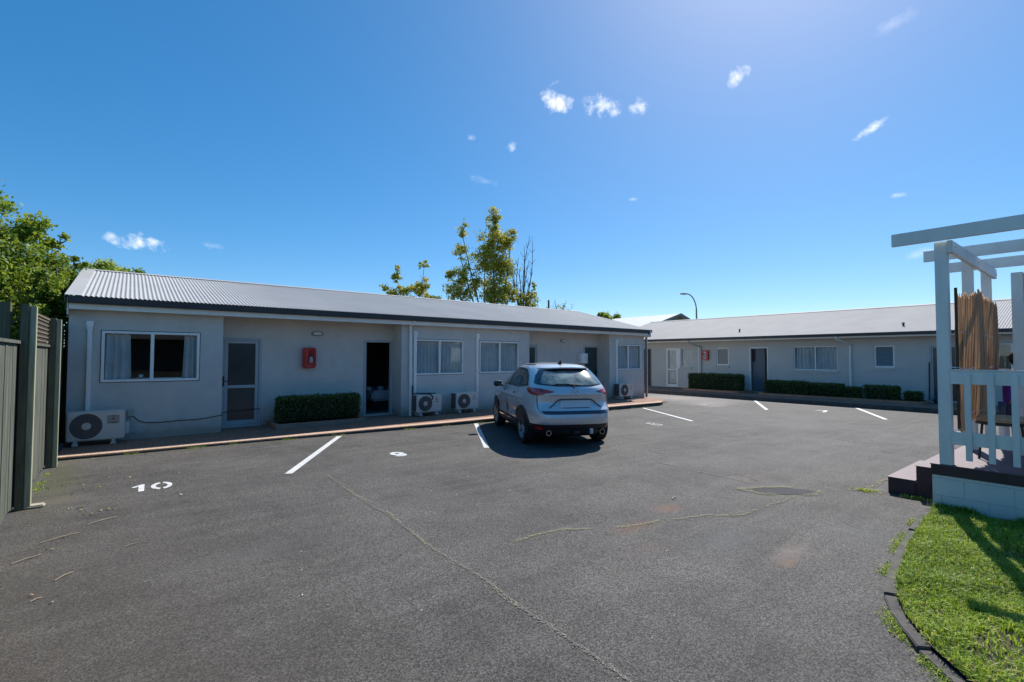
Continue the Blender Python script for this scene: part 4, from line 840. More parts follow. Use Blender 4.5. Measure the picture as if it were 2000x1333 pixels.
mb.tube([(7.6, 1.22, 1.69), (7.48, 1.3, 1.70)], .004, 4); mb.tube([(7.6, 1.22, .98), (7.48, 1.29, .97)], .004, 4); mb.build('tie_wire', lampglass, scr)
MB().box((7.612, 1.235, .96), (7.63, 1.262, 2.63)).build('edge_batten', M('dark_batten', (.09, .05, .028), .8, .2, 9), scr)
# stools, bench and seated person on the deck
seat_m = M('woven_cane_seat', (.42, .31, .20), .7, .25, 25, .6, 90)
def stool(x, y, label):
    t = empty('stool', (x, y, .563)); tag(t, label, 'stool', 'round stools on the deck')
    MB().lathe([(.001, .53), (.22, .53), (.245, .50), (.24, .47), (.001, .47)], (0, 0, 0), 'z', 28).build('seat', seat_m, t, smooth=False)
    MB().lathe([(.225, .43), (.238, .43), (.238, .469), (.225, .469), (.225, .43)], (0, 0, 0), 'z', 28).build('rim', black_m, t)
    for a in (35, 125, 215, 305):
        c_, s_ = math.cos(R_(a)), math.sin(R_(a)); MB().tube([(.19*c_, .19*s_, .468), (.235*c_, .235*s_, 0)], .013, 8).build('leg', black_m, t)
    return t
stool(8.42, 1.02-.03, 'round cane stool with black legs nearest the reed screen'); stool(8.1, .50, 'round cane stool with black legs at the right picture edge')
# ------------------------------------------------------------------ person, seated at the far side of the deck
def skinned(name, verts, edges, radii, mat, parent=None, sub=2):
    me = bpy.data.meshes.new(name); me.from_pydata(verts, edges, []); o = bpy.data.objects.new(name, me); COL.objects.link(o)
    md = o.modifiers.new('s', 'SKIN'); 
    for v, r in zip(me.skin_vertices[0].data, radii): v.radius = (r, r) if not isinstance(r, tuple) else r
    me.skin_vertices[0].data[0].use_root = True
    o.modifiers.new('u', 'SUBSURF').levels = sub
    bpy.context.view_layer.update(); dg = bpy.context.evaluated_depsgraph_get()
    m2 = bpy.data.meshes.new_from_object(o.evaluated_get(dg)); bpy.data.objects.remove(o); m2.name = name; m2.materials.clear(); m2.materials.append(mat)
    m2.polygons.foreach_set('use_smooth', [True]*len(m2.polygons)); return link(bpy.data.objects.new(name, m2), parent)
skin_m = M('skin', (.30, .16, .10), .55, .08, 9); purple_m = M('purple_shirt', (.10, .03, .32), .8, .12, 12, .3, 50); short_m = M('dark_blue_trousers', (.03, .035, .07), .8, .15, 12); hair_m = M('black_hair', (.012, .010, .009), .5, .3, 30)
per = empty('person', (10.0, 1.02, .56), R_(-70)); tag(per, 'seated person in a purple shirt half hidden behind the reed screen', 'person')
# local frame: facing +x, z up, origin on floor under the seat
V = [(0, 0, .50), (0, 0, .68), (.01, 0, .88), (.03, 0, 1.02), (.05, 0, 1.10), (.07, 0, 1.22),            # pelvis..neck..head
     (.0, .10, .48), (.40, .12, .50), (.42, .13, .10), (.55, .13, .05), (.0, -.10, .48), (.40, -.12, .50), (.42, -.13, .10), (.55, -.13, .05),
     (.02, .17, .97), (.12, .22, .72), (.34, .16, .66), (.42, .13, .66), (.02, -.17, .97), (.12, -.22, .72), (.34, -.16, .66), (.42, -.13, .66)]
E_ = [(0, 1), (1, 2), (2, 3), (3, 4), (4, 5), (0, 6), (6, 7), (7, 8), (8, 9), (0, 10), (10, 11), (11, 12), (12, 13), (3, 14), (14, 15), (15, 16), (16, 17), (3, 18), (18, 19), (19, 20), (20, 21)]
Rd = [(.14, .12), (.13, .11), (.15, .11), (.13, .09), .052, .095, .095, .065, .042, .035, .095, .065, .042, .035, .062, .045, .032, .03, .062, .045, .032, .03]
skinned('body', V, E_, Rd, skin_m, per)
sv = [(0, 0, .54), (0, 0, .70), (.01, 0, .89), (.03, 0, 1.03), (.02, .17, .975), (.09, .21, .80), (.02, -.17, .975), (.09, -.21, .80)]
skinned('shirt', sv, [(0, 1), (1, 2), (2, 3), (3, 4), (4, 5), (3, 6), (6, 7)], [(.165, .14), (.15, .13), (.17, .13), (.12, .09), .08, .065, .08, .065], purple_m, per)
skinned('trousers', [(0, 0, .52), (0, .10, .48), (.41, .12, .50), (.43, .13, .2), (0, -.10, .48), (.41, -.12, .50), (.43, -.13, .2)], [(0, 1), (1, 2), (2, 3), (0, 4), (4, 5), (5, 6)], [.15, .11, .08, .065, .11, .08, .065], short_m, per)
mb = MB()
bm = bmesh.new(); bmesh.ops.create_icosphere(bm, subdivisions=3, radius=.112); me = bpy.data.meshes.new('hair')
for v in list(bm.verts):
    v.co.z *= 1.12; v.co += Vector((.045, 0, 1.245))
bmesh.ops.delete(bm, geom=[v for v in bm.verts if v.co.x > .10 and v.co.z < 1.29], context='VERTS')
bm.to_mesh(me); bm.free(); me.materials.append(hair_m); me.polygons.foreach_set('use_smooth', [True]*len(me.polygons)); link(bpy.data.objects.new('hair', me), per)
mb = MB(); mb.tube([(.158, 0, 1.235), (.178, 0, 1.205), (.16, 0, 1.195)], [.008, .014, .01], 6); mb.tube([(.150, -.02, 1.165), (.153, .02, 1.165)], .006, 5); mb.build('face', skin_m, per, smooth=True)
mb = MB()
for s in (-1, 1): mb.tube([(.147, .032*s-.008, 1.24), (.149, .032*s+.008, 1.24)], .006, 5)
mb.build('eye', hair_m, per)
for s in (-1, 1):
    for k in range(5):
        by = s*(.105+.012*k) if k < 4 else s*.10; x0 = .44
        L_ = (.055, .065, .07, .06)[k] if k < 4 else .04; MB().tube([(x0, by, .66), (x0+L_*.6, by, .655), (x0+L_, by, .635)] if k < 4 else [(x0-.02, s*.10, .66), (x0+.02, s*.085, .655), (x0+.035, s*.08, .645)], [.009, .008, .006], 6).build('finger', skin_m, per, smooth=True)
bench = empty('bench', (10.0, 1.0, .563)); tag(bench, 'low teal cushioned bench under the seated person', 'bench')
MB().box((-.3, -.5, .30), (.3, .2, .39)).build('cushion', M('teal_cloth', (.015, .13, .12), .8, .1, 8), bench, bevel=.03); 
for x, y in ((-.25, -.45), (.25, -.45), (-.25, .15), (.25, .15)): MB().box((x-.025, y-.025, 0), (x+.025, y+.025, .30)).build('leg', wp_m, bench)
tow = MB(); tow.box((9.75, .62, .955), (10.0, .85, .985)); tag(tow.build('folded_towel', M('pink_towel', (.55, .38, .42), .9, .15, 20, .5, 60), bevel=.012), 'crumpled pink and white towel on the teal bench', 'towel')
#MARK_P4
# ------------------------------------------------------------------ trees
green_leaf = leaf_mat('bright_green_leaves', [(0, (.035, .07, .008)), (.4, (.11, .20, .015)), (.75, (.25, .36, .03)), (1, (.46, .50, .09))], .4)
autumn_leaf = leaf_mat('yellow_green_leaves', [(0, (.11, .15, .02)), (.4, (.34, .37, .045)), (.75, (.64, .55, .07)), (1, (.66, .38, .09))], .4)
bark_m = M('grey_brown_bark', (.11, .09, .07), .9, .3, 10, .5, 40)
def limb(mb, a, b2, r0, r1, bend=.12, n=6):
    a, b2 = Vector(a), Vector(b2); L = (b2-a).length; j = Vector((random.uniform(-1, 1), random.uniform(-1, 1), random.uniform(-.2, .6)))*L*bend
    pts = [a+(b2-a)*t+j*math.sin(t*PI) for t in [i/n for i in range(n+1)]]; mb.tube(pts, [r0+(r1-r0)*i/n for i in range(n+1)], 6); return pts
def tree(name, label, base, clumps, leaf, mat, trunk_r=.12, group=None, tz=None, sub=9, tight=.34, cat='tree', up=.3, twigs=3):
    t = empty(name, base); tag(t, label, cat, group); B = Vector(base); t.location = (0, 0, 0)
    zc = min(c[2] for c in clumps); top = max(clumps, key=lambda c: c[2]+c[5]); tz = tz or zc*.55
    mb = MB(); fork = B+Vector((0, 0, tz)); limb(mb, B, fork, trunk_r, trunk_r*.75, .03); V = []; T = []
    for (x, y, z, rx, ry, rz, n) in clumps:
        c = Vector((x, y, z)); p = limb(mb, fork, c-Vector((0, 0, rz*.6)), trunk_r*.55, trunk_r*.16, .06); limb(mb, p[-1], c+Vector((0, 0, rz*.85)), trunk_r*.16, .008, .05)
        k = max(3, int(sub*(rx*ry*rz)**(1/3)*1.6)); d = rng.normal(size=(k, 3)); d /= np.linalg.norm(d, axis=1)[:, None]; cc = np.array([x, y, z])+d*np.array([rx, ry, rz])*(rng.random(k)**.45)[:, None]
        ax = np.array([x, y, z])
        for q in cc:
            for _ in range(twigs if _t(q) else 1):
                s0 = Vector((x+(q[0]-x)*.15, y+(q[1]-y)*.15, z+(q[2]-z)*.5-rz*.25)); limb(mb, s0, Vector(q)+Vector(rng.normal(0, .05, 3)), trunk_r*.10+.006, .005, .08, 4)
        w = rng.integers(0, k, n); sp = tight*(rx*ry*rz)**(1/3)*(.6+.8*rng.random(k))
        P = cc[w]+rng.normal(size=(n, 3))*sp[w][:, None]*np.array([.62, .62, .5]); V.append(P)
        ct = rng.random(k)*.5; T.append(np.clip(ct[w]+.5*rng.random(n)*1.0+.12*(P[:, 2]-z)/rz, 0, 1))
    mb.build('trunk', bark_m, t, smooth=True)
    P = np.concatenate(V); T = np.concatenate(T); q, F = leaf_quads(P, leaf, up, .62); fast_mesh('crown', q, F, mat, attr=np.repeat(T, 4), parent=t); return t
def _t(q): return False
tree('garden_tree', 'large bright green leafy tree behind the fence at the left', (-3.0, 15.2, 0), [
    (-2.9, 15.0, 3.6, 1.3, 1.7, 1.1, 12000), (-2.0, 14.2, 2.5, .8, 1.3, 1.0, 8000), (-2.7, 15.6, 4.7, 1.0, 1.0, .7, 4500), (-1.75, 15.3, 3.5, .65, 1.0, .65, 5600), (-1.25, 14.2, 3.35, .25, .6, .4, 1500), (-1.35, 13.6, 2.5, .24, .7, .6, 3000), (-1.3, 13.3, 3.0, .2, .4, .35, 1000), (-1.6, 16.4, 3.2, .4, 1.2, .8, 3500),
    (-1.75, 15.5, 4.6, .35, .4, .55, 1000), (-1.35, 15.8, 4.45, .3, .3, .22, 380), (-1.1, 16.2, 4.15, .25, .25, .16, 260), (-3.8, 14, 3.4, 1.0, 1.4, 1.4, 4500)], .085, green_leaf, .16, sub=16, tight=.26)
mb = MB()
tree('garden_tree', 'green treetop showing above the left end of the iron roof', (-.4, 23.2, 0), [(-.75, 22.8, 4.6, .65, .7, .6, 3200), (.05, 23.2, 4.5, .55, .6, .5, 2000), (.8, 23.3, 4.35, .45, .5, .38, 1100), (-2.0, 23, 4.2, 1.0, .8, .8, 3000), (1.3, 23.4, 3.9, .4, .4, .4, 400)], .10, green_leaf, .13, sub=10, tight=.3)
tree('sapling', 'small sparse two stemmed treetop above the middle of the left roof', (14.0, 28.0, 0), [(13.0, 28, 6.9, .35, .35, .65, 330), (12.7, 28, 5.9, .65, .5, .3, 420), (14.6, 28, 6.4, .5, .4, .75, 600), (14.85, 28, 7.75, .35, .3, .22, 150), (13.7, 28, 5.75, .9, .5, .5, 900), (15.4, 28, 5.7, .7, .5, .22, 380), (14.2, 28, 5.2, 1.6, .6, .6, 900)], .15, autumn_leaf, .09, sub=15, tight=.33, tz=3)
tree('poplar_tree', 'tall upright tree with yellowing leaves above the left roof', (20.2, 28.0, 0), [
    (20.35, 28, 11.6, .45, .4, 1.0, 900), (20.2, 28, 10.0, 1.0, .7, 1.1, 2200), (21.5, 28, 10.2, .8, .6, .85, 1300), (22.0, 28, 11.0, .35, .4, .3, 200), (19.6, 28, 8.5, 1.0, .8, 1.1, 2200), (21.0, 28, 8.5, 1.0, .7, 1.1, 2200), (20.4, 28, 6.6, 1.3, .9, 1.2, 3000), (21.7, 28, 6.6, .55, .6, 1.0, 900),
    (17.75, 28, 10.4, .36, .35, .6, 330), (17.6, 28, 9.0, .40, .4, .8, 420), (17.8, 28, 7.5, .55, .5, .8, 800), (16.9, 28, 7.4, .4, .4, .45, 330), (17.6, 28, 6.2, 1.0, .7, .75, 1500), (18.9, 28, 7.0, .4, .5, .9, 600), (22.9, 28, 6.3, .35, .5, .6, 330), (23.9, 28, 6.4, .5, .5, .6, 420), (23.5, 28, 5.6, .9, .6, .4, 600), (24.2, 28, 7.2, .2, .3, .3, 90)],
    .15, autumn_leaf, .15, sub=20, tight=.34, tz=2.5)
bare = empty('bare_tree'); tag(bare, 'bundle of tall bare branches at the right of the yellowing tree', 'tree')
mb = MB(); limb(mb, (23.4, 28.2, 0), (23.2, 28.2, 5), .12, .07, .02)
for (x, z) in ((22.1, 10.4), (22.6, 9.2), (23.3, 10.2), (23.9, 10.6), (24.15, 11.2), (24.4, 8.4), (23.0, 8.4), (24.1, 9.2), (22.4, 8.2)):
    p = limb(mb, (23.2+(x-23.3)*.2, 28.2, 5), (x, 28.2+random.uniform(-.5, .5), z), .05, .014, .05)
    for i in (2, 3, 4, 5):
        for s in (-1, 1): limb(mb, p[i], p[i]+Vector((s*random.uniform(.1, .35), random.uniform(-.3, .3), random.uniform(.3, .9))), .018, .008, .1, 4)
mb.build('branches', bark_m, bare)
tw = empty('bare_tree'); tag(tw, 'wispy twiggy treetop just above the right end of the left roof', 'tree'); mb = MB(); limb(mb, (27.4, 28.4, 0), (27.4, 28.4, 4.4), .08, .05, .03); P = []
for k in range(16):
    e = Vector((random.uniform(25.9, 28.9), 28.4+random.uniform(-.5, .5), random.uniform(5.5, 6.35))); p = limb(mb, (27.4, 28.4, 4.4), e, .03, .008, .08)
    for i in (3, 4, 5):
        q = p[i]+Vector((random.uniform(-.3, .3), 0, random.uniform(.1, .35))); limb(mb, p[i], q, .012, .006, .1, 3); P += [list(q+Vector(rng.normal(0, .05, 3))) for _ in range(3)]
mb.build('trunk', bark_m, tw); q, F = leaf_quads(np.array(P), .13); fast_mesh('crown', q, F, autumn_leaf, attr=np.repeat(rng.random(len(P)), 4), parent=tw)
tree('round_tree', 'rounded green treetop between the two motel roofs', (40.0, 34, 0), [(39.6, 34, 6.1, .9, .9, .8, 2800), (41.0, 34, 5.7, .9, .9, .65, 2200), (38.9, 34, 5.7, .5, .7, .5, 1000), (40.3, 34, 4.4, 1.9, 1.2, .8, 2500)], .22, green_leaf, .16, sub=9, tight=.3)

# ------------------------------------------------------------------ lawn, edging, weeds, litter
EDG = [(7.46, 1.47), (6.95, 1.43), (6.4, 1.39), (5.8, 1.33), (4.98, 1.21), (4.54, 1.12), (4.24, 1.0), (4.03, .88), (3.88, .79), (3.64, .58), (3.3, .15), (3.05, -.5), (3.0, -3)]
lawn_soil = M('lawn_soil', (.055, .05, .022), .95, .35, 9, .6, 40)
pts = EDG+[(7.499, -3)]; MBl = MB().add([(x, y, .048) for x, y in pts], [tuple(range(len(pts)))]); tag(MBl.build('lawn', lawn_soil), 'small lawn beside the white deck', kind='structure')
edg_m = M('weathered_edging', (.085, .077, .07), .9, .35, 7, .6, 60)
mb = MB(); E2 = [Vector((x, y, 0)) for x, y in EDG]; W_ = .075
nrm = []
for i, p in enumerate(E2):
    d = (E2[min(i+1, len(E2)-1)]-E2[max(i-1, 0)]).normalized(); nrm.append(Vector((d.y, -d.x, 0))*-1)
sgn = 1 if (E2[5]+nrm[5]-Vector((8, -1, 0))).length > (E2[5]-Vector((8, -1, 0))).length else -1
for i in range(len(E2)-1):
    a, b2 = E2[i], E2[i+1]; na, nb = nrm[i]*sgn*W_, nrm[i+1]*sgn*W_; z = lambda v, h: (v.x, v.y, h); g = (b2-a)*.012
    h = .034+.010*math.sin(i*2.1); a = a+g
    A = [z(a, h), z(b2, h), z(b2+nb, h-.004), z(a+na, h-.004), z(a, -.02), z(b2, -.02), z(b2+nb, -.02), z(a+na, -.02)]
    mb.add(A, [(0, 1, 2, 3), (3, 2, 6, 7), (0, 3, 7, 4), (1, 5, 6, 2)])
tag(mb.build('lawn_edging', edg_m, bevel=.006), 'curved weathered concrete strip around the lawn', kind='structure')
def inpoly(P, poly):
    x, y = P[:, 0], P[:, 1]; c = np.zeros(len(P), bool); n = len(poly)
    for i in range(n):
        x1, y1 = poly[i]; x2, y2 = poly[(i+1) % n]
        k = ((y1 > y) != (y2 > y)) & (x < (x2-x1)*(y-y1)/((y2-y1) if y2 != y1 else 1e-9)+x1); c ^= k
    return c
grass_m = leaf_mat('grass_blades', [(0, (.09, .18, .012)), (.4, (.25, .38, .02)), (.7, (.38, .50, .035)), (.93, (.55, .56, .14)), (1, (.66, .58, .30))], .35)
def blades(P, L, w, tone, name, label, z0=.045, lean=.55):
    n = len(P); a = rng.random(n)*2*PI; d = np.stack([np.cos(a), np.sin(a), 0*a], 1); s = np.stack([-np.sin(a), np.cos(a), 0*a], 1)*w*.5*(.6+.8*rng.random((n, 1)))
    ln = (lean*(.2+rng.random(n)))[:, None]; b0 = np.c_[P, np.full(n, z0)] if P.shape[1] == 2 else P; up_ = np.array([0, 0, 1.])
    m1 = b0+(up_*.55+d*ln*.25)*L[:, None]; tp = b0+(up_*(1-.35*ln)+d*ln*.9)*L[:, None]
    V = np.stack([b0-s, b0+s, m1+s*.8, m1-s*.8, tp+s*.12, tp-s*.12], 1).reshape(-1, 3); i = np.arange(n)[:, None]*6
    F = np.concatenate([i+[0, 1, 2, 3], i+[3, 2, 4, 5]]); o = fast_mesh(name, V, F, grass_m, attr=np.repeat(tone, 6)); return tag(o, label, kind='stuff')
def nz2(P, s, ph=0):
    x, y = P[:, 0]*s, P[:, 1]*s; return (np.sin(x*1.3+ph+1.7*np.sin(y*.9))+np.sin(y*1.7+2*ph+1.3*np.sin(x*1.1))+np.sin((x+y)*2.3+ph))/3
n = 90000; P = np.c_[rng.uniform(3.0, 7.5, n), rng.uniform(-.35, 1.5, n)]; P = P[inpoly(P, pts)]
bare_ = (np.hypot((P[:, 0]-6.25)/.16, (P[:, 1]-.68)/.07) < 1) | (np.hypot((P[:, 0]-4.15)/.35, (P[:, 1]-.52)/.12) < 1+.4*nz2(P, 20)); P = P[~bare_ | (rng.random(len(P)) < .25)]
P = P[rng.random(len(P)) < .72+.28*nz2(P, 6, 1)]
L = (.038+.03*rng.random(len(P)))*(1+.45*nz2(P, 5, 2)); tone = np.clip(.42+.2*nz2(P, 2.2, .5)+.15*nz2(P, 9, 3)+rng.normal(0, .17, len(P)), 0, 1); dry = rng.random(len(P)) < .07+.08*nz2(P, 3, 4); tone[dry] = .9+.1*rng.random(dry.sum())
blades(P, L, .0075, tone, 'grass', 'uneven bright green lawn grass beside the deck', lean=1.0)
n = 16000; P = np.c_[rng.uniform(3.0, 7.5, n), rng.uniform(-3, -.35, n)]; blades(P[inpoly(P, pts)], np.full(inpoly(P, pts).sum(), .05), .012, rng.random(inpoly(P, pts).sum())*.7, 'grass', 'lawn grass beyond the picture edge')
# tufts overhanging the edging, along the deck wall, along the kerb and fence
def along(path, n, spread, gap=0, seed=0):
    Q = np.array(path, float); seg = np.linalg.norm(np.diff(Q, axis=0), axis=1); cum = np.r_[0, np.cumsum(seg)]; T = rng.random(n)*cum[-1]; T = T[noise1(T*4+seed) > gap]
    return np.c_[np.interp(T, cum, Q[:, 0])+rng.normal(0, spread, len(T)), np.interp(T, cum, Q[:, 1])+rng.normal(0, spread, len(T))]
P = along([(x-.05, y+.07) for x, y in EDG[:10]], 3600, .03, -.1, 2); blades(P, .012+.03*rng.random(len(P)), .006, np.clip(.45+rng.normal(0, .3, len(P)), 0, 1), 'weeds', 'grass tufts and dead stalks along the lawn edging', .0, 1.3)
P = along([(7.46, 1.46), (7.46, .2)], 1500, .03, -.5, 1); blades(P, .05+.06*rng.random(len(P)), .007, rng.random(len(P))*.45, 'grass', 'longer grass against the white block wall', .045, .7)
P = along([(x, y-.04) for x, y in zip(KX[1:], KY[1:])], 2600, .022, .75, 3); blades(P, .02+.035*rng.random(len(P)), .009, np.clip(.5+rng.normal(0, .25, len(P)), 0, 1), 'weeds', 'small weeds along the foot of the orange edging', .0, 1.4)
P = along([(-.93, 8.6), (-.93, 11.3)], 500, .03, .2, 5); blades(P, .01+.015*rng.random(len(P)), .01, np.clip(.5+rng.normal(0, .25, len(P)), 0, 1), 'weeds', 'moss and weeds at the foot of the fence', .0, 1.4)
P = along([(7.95, 2.2), (7.85, 2.35), (8.0, 1.55)], 260, .04, -1, 1); blades(P, .02+.04*rng.random(len(P)), .01, .4+.5*rng.random(len(P)), 'weeds', 'weeds at the foot of the maroon steps', .0, 1.2)
litter_m = attr_mat('fallen_leaves', [(0, (.30, .14, .05)), (.3, (.42, .24, .10)), (.5, (.46, .36, .22)), (.7, (.14, .22, .03)), (1, (.20, .30, .04))], .7)
def litter(cl, name, label):
    P = []; 
    for x, y, sx, sy, n in cl: P.append(np.c_[rng.normal(x, sx, n), rng.normal(y, sy, n), np.full(n, .012)])
    P = np.concatenate(P); P = P[P[:, 0] > -.93]; q, F = leaf_quads(P, .036, 6, .6); q[:, 2] = np.maximum(q[:, 2], .004); o = fast_mesh(name, q, F, litter_m, attr=np.repeat(rng.random(len(P)), 4)); return tag(o, label, kind='stuff')
litter([(-.42, 7.7, .08, .06, 14), (-.22, 7.4, .10, .08, 7), (-.55, 6.3, .10, .2, 7), (-.6, 9.0, .15, .2, 6), (-.2, 8.8, .2, .3, 4), (-.8, 10.6, .05, .5, 8), (0, 8.0, .4, .6, 5), (-.35, 5.2, .2, .3, 3), (.3, 11.2, .7, .05, 10)], 'leaf_litter', 'scattered fallen leaves near the fence')
P = np.c_[rng.uniform(-.7, 14, 170), rng.uniform(1.5, 9.5, 170), np.full(170, .006)]; q, F = leaf_quads(P, .016, 6, .7); q[:, 2] = np.maximum(q[:, 2], .004); tag(fast_mesh('paint_flecks', q, F, attr_mat('pale_flecks', [(0, (.3, .29, .27)), (1, (.6, .6, .58))]), attr=np.repeat(rng.random(170), 4)), 'small pale flecks and chips scattered on the asphalt', kind='stuff')
mb = MB()
for x, y, a, L_ in ((-.42, 5.35, .9, .16), (-.52, 5.0, .6, .07), (-.62, 6.5, .5, .3), (-.3, 6.9, .55, .28), (-.75, 6.0, .6, .22), (.02, 5.9, .3, .1)): mb.tube([(x, y, .008), (x+math.cos(a)*L_*.5, y+math.sin(a)*L_*.5+.01, .012), (x+math.cos(a)*L_, y+math.sin(a)*L_, .007)], .004, 5)
tag(mb.build('fallen_twigs', M('pale_twig', (.36, .28, .19), .8, .2, 9)), 'pale fallen twigs on the asphalt near the fence', kind='stuff')
tag(MB().box((-.93, 8.02, 0), (-.74, 8.16, .035)).build('stone', M('pale_stone', (.42, .38, .31), .85, .15, 12, .5, 40), bevel=.015), 'pale flat stone lying at the foot of the nearest fence post', 'stone')
tag(MB().tube([(5.46, 3.62, .006), (5.50, 3.66, .014), (5.55, 3.65, .007), (5.57, 3.69, .006)], .008, 6).build('bark_piece', M('pale_bark', (.4, .36, .3), .8, .1, 9)), 'small curled bark piece lying mid yard', 'bark')
#MARK_P5
# ------------------------------------------------------------------ the parked car. local frame: x forward from the rear bumper, y left, z up
paint, nt, b = new_mat('silver_blue_paint')
b.inputs['Base Color'].default_value = (.36, .40, .46, 1); b.inputs['Metallic'].default_value = .4; b.inputs['Roughness'].default_value = .36; b.inputs['Coat Weight'].default_value = 1; b.inputs['Coat Roughness'].default_value = .03
nt.links.new(ramp(nt, noise_fac(nt, 3, 4, .6, 'Object'), [(.3, (.64, .64, .65)), (.7, (.70, .70, .71))]), b.inputs['Base Color'])
clad_m = M('black_cladding', (.022, .022, .024), .55, .15, 9); tyre_m = M('tyre_rubber', (.018, .018, .018), .8, .2, 20, .3, 60); chrome_m = M('chrome', (.72, .73, .75), .12, .03, 5, metal=1)
rim_m = M('alloy_rim', (.36, .36, .37), .4, .05, 5, metal=.5); arch_m = M('wheel_well', (.008, .008, .008), .9, .1, 5)
tint_m, nt, b = new_mat('tinted_car_glass'); b.inputs['Base Color'].default_value = (.012, .022, .022, 1); b.inputs['Roughness'].default_value = .03; b.inputs['Specular IOR Level'].default_value = .5; b.inputs['Coat Weight'].default_value = .0
f = noise_fac(nt, 5, 5, .6, 'Object'); nt.links.new(ramp(nt, f, [(.42, (.006, .010, .011)), (.7, (.06, .10, .095))]), b.inputs['Base Color'])
rglass_m, nt, b = new_mat('rear_window_glass'); b.inputs['Roughness'].default_value = .13; b.inputs['Specular IOR Level'].default_value = .7; b.inputs['Coat Weight'].default_value = 1; b.inputs['Coat Roughness'].default_value = .07
nt.links.new(ramp(nt, noise_fac(nt, 6, 6, .7, 'Object'), [(.35, (.025, .045, .043)), (.65, (.20, .30, .28))]), b.inputs['Base Color'])
tail_m, nt, b = new_mat('red_tail_lens'); b.inputs['Roughness'].default_value = .08; b.inputs['Coat Weight'].default_value = 1
nt.links.new(ramp(nt, noise_fac(nt, 14, 3, .6, 'Object'), [(.35, (.20, .004, .006)), (.65, (.75, .03, .03))]), b.inputs['Base Color'])
lamp_m = M('clear_lens', (.55, .5, .5), .1, .05, 9)
ZT_ = [.22, .30, .40, .47, .52, .60, .70, .76, .80, .86, .95, 1.02, 1.08, 1.13, 1.18, 1.23, 1.30, 1.38, 1.46, 1.52, 1.56, 1.60, 1.635, 1.655, 1.668, 1.675]
XRr = [.34, .16, .07, .03, .01, .00, .02, .05, .09, .115, .125, .12, .11, .115, .14, .185, .265, .37, .49, .60, .67, .75, .92, 1.15, 1.5, 1.9]
XFf = [4.25, 4.40, 4.47, 4.51, 4.53, 4.55, 4.54, 4.52, 4.49, 4.44, 4.33, 4.15, 3.90, 3.62, 3.42, 3.30, 3.15, 2.99, 2.83, 2.72, 2.64, 2.55, 2.45, 2.33, 2.2, 2.1]
HWw = [.78, .84, .885, .90, .907, .915, .92, .92, .92, .92, .918, .91, .895, .872, .845, .82, .785, .745, .70, .665, .64, .605, .54, .45, .30, .12]
NNn = [4.5, 4.8, 5, 5, 5, 5, 5, 5, 5, 5, 4.8, 4.6, 4.4, 4.2, 4.2, 4.2, 4.2, 4.2, 4.1, 4, 3.8, 3.6, 3.2, 2.8, 2.4, 2.2]
def smi(z, A):
    return float(np.mean([np.interp(z+d, ZT_, A) for d in (-.012, 0, .012)]))
def cpar(z): return smi(z, XRr), smi(z, XFf), smi(z, HWw), smi(z, NNn)
def S_rear(y, z):
    xr, xf, w, n = cpar(z); a = (xf-xr)/2; t = min(.9999, abs(y)/w); return Vector((xr+a-a*(1-t**n)**(1/n), y, z))
def S_side(x, z, s=1):
    xr, xf, w, n = cpar(z); a = (xf-xr)/2; c = (xf+xr)/2; t = min(.9999, abs(x-c)/a); return Vector((x, s*w*(1-t**n)**(1/n), z))
_wc = {}
def wrap_tab(z):
    k = round(z, 3)
    if k not in _wc:
        xr, xf, w, n = cpar(k); a = (xf-xr)/2; th = np.linspace(0, PI/2, 240); cs, sn = np.cos(th), np.sin(th)
        X = xr+a-a*np.abs(cs)**(2/n); Y = w*np.abs(sn)**(2/n); L = np.r_[0, np.cumsum(np.hypot(np.diff(X), np.diff(Y)))]; _wc[k] = (L, X, Y)
    return _wc[k]
def S_wrap(u, z):   # u = signed arc length along the rear outline, + to the left
    L, X, Y = wrap_tab(z); a = abs(u); return Vector((float(np.interp(a, L, X)), math.copysign(float(np.interp(a, L, Y)), u) if u else 0, z))
def nrm_of(S, a, b_):
    e = .006; return (S(a+e, b_)-S(a-e, b_)).cross(S(a, b_+e)-S(a, b_-e)).normalized()
car = empty('car', (7.30+.02, 7.56, 0)); tag(car, 'silver blue compact SUV parked nose in, seen from behind', 'car')
HD = R_(65.0); fwd = Vector((math.cos(HD), math.sin(HD), 0)); car.rotation_euler.z = HD; car.location = Vector((7.34, 7.57, 0))-fwd*.93
CT = Vector((2.2, 0, .9))
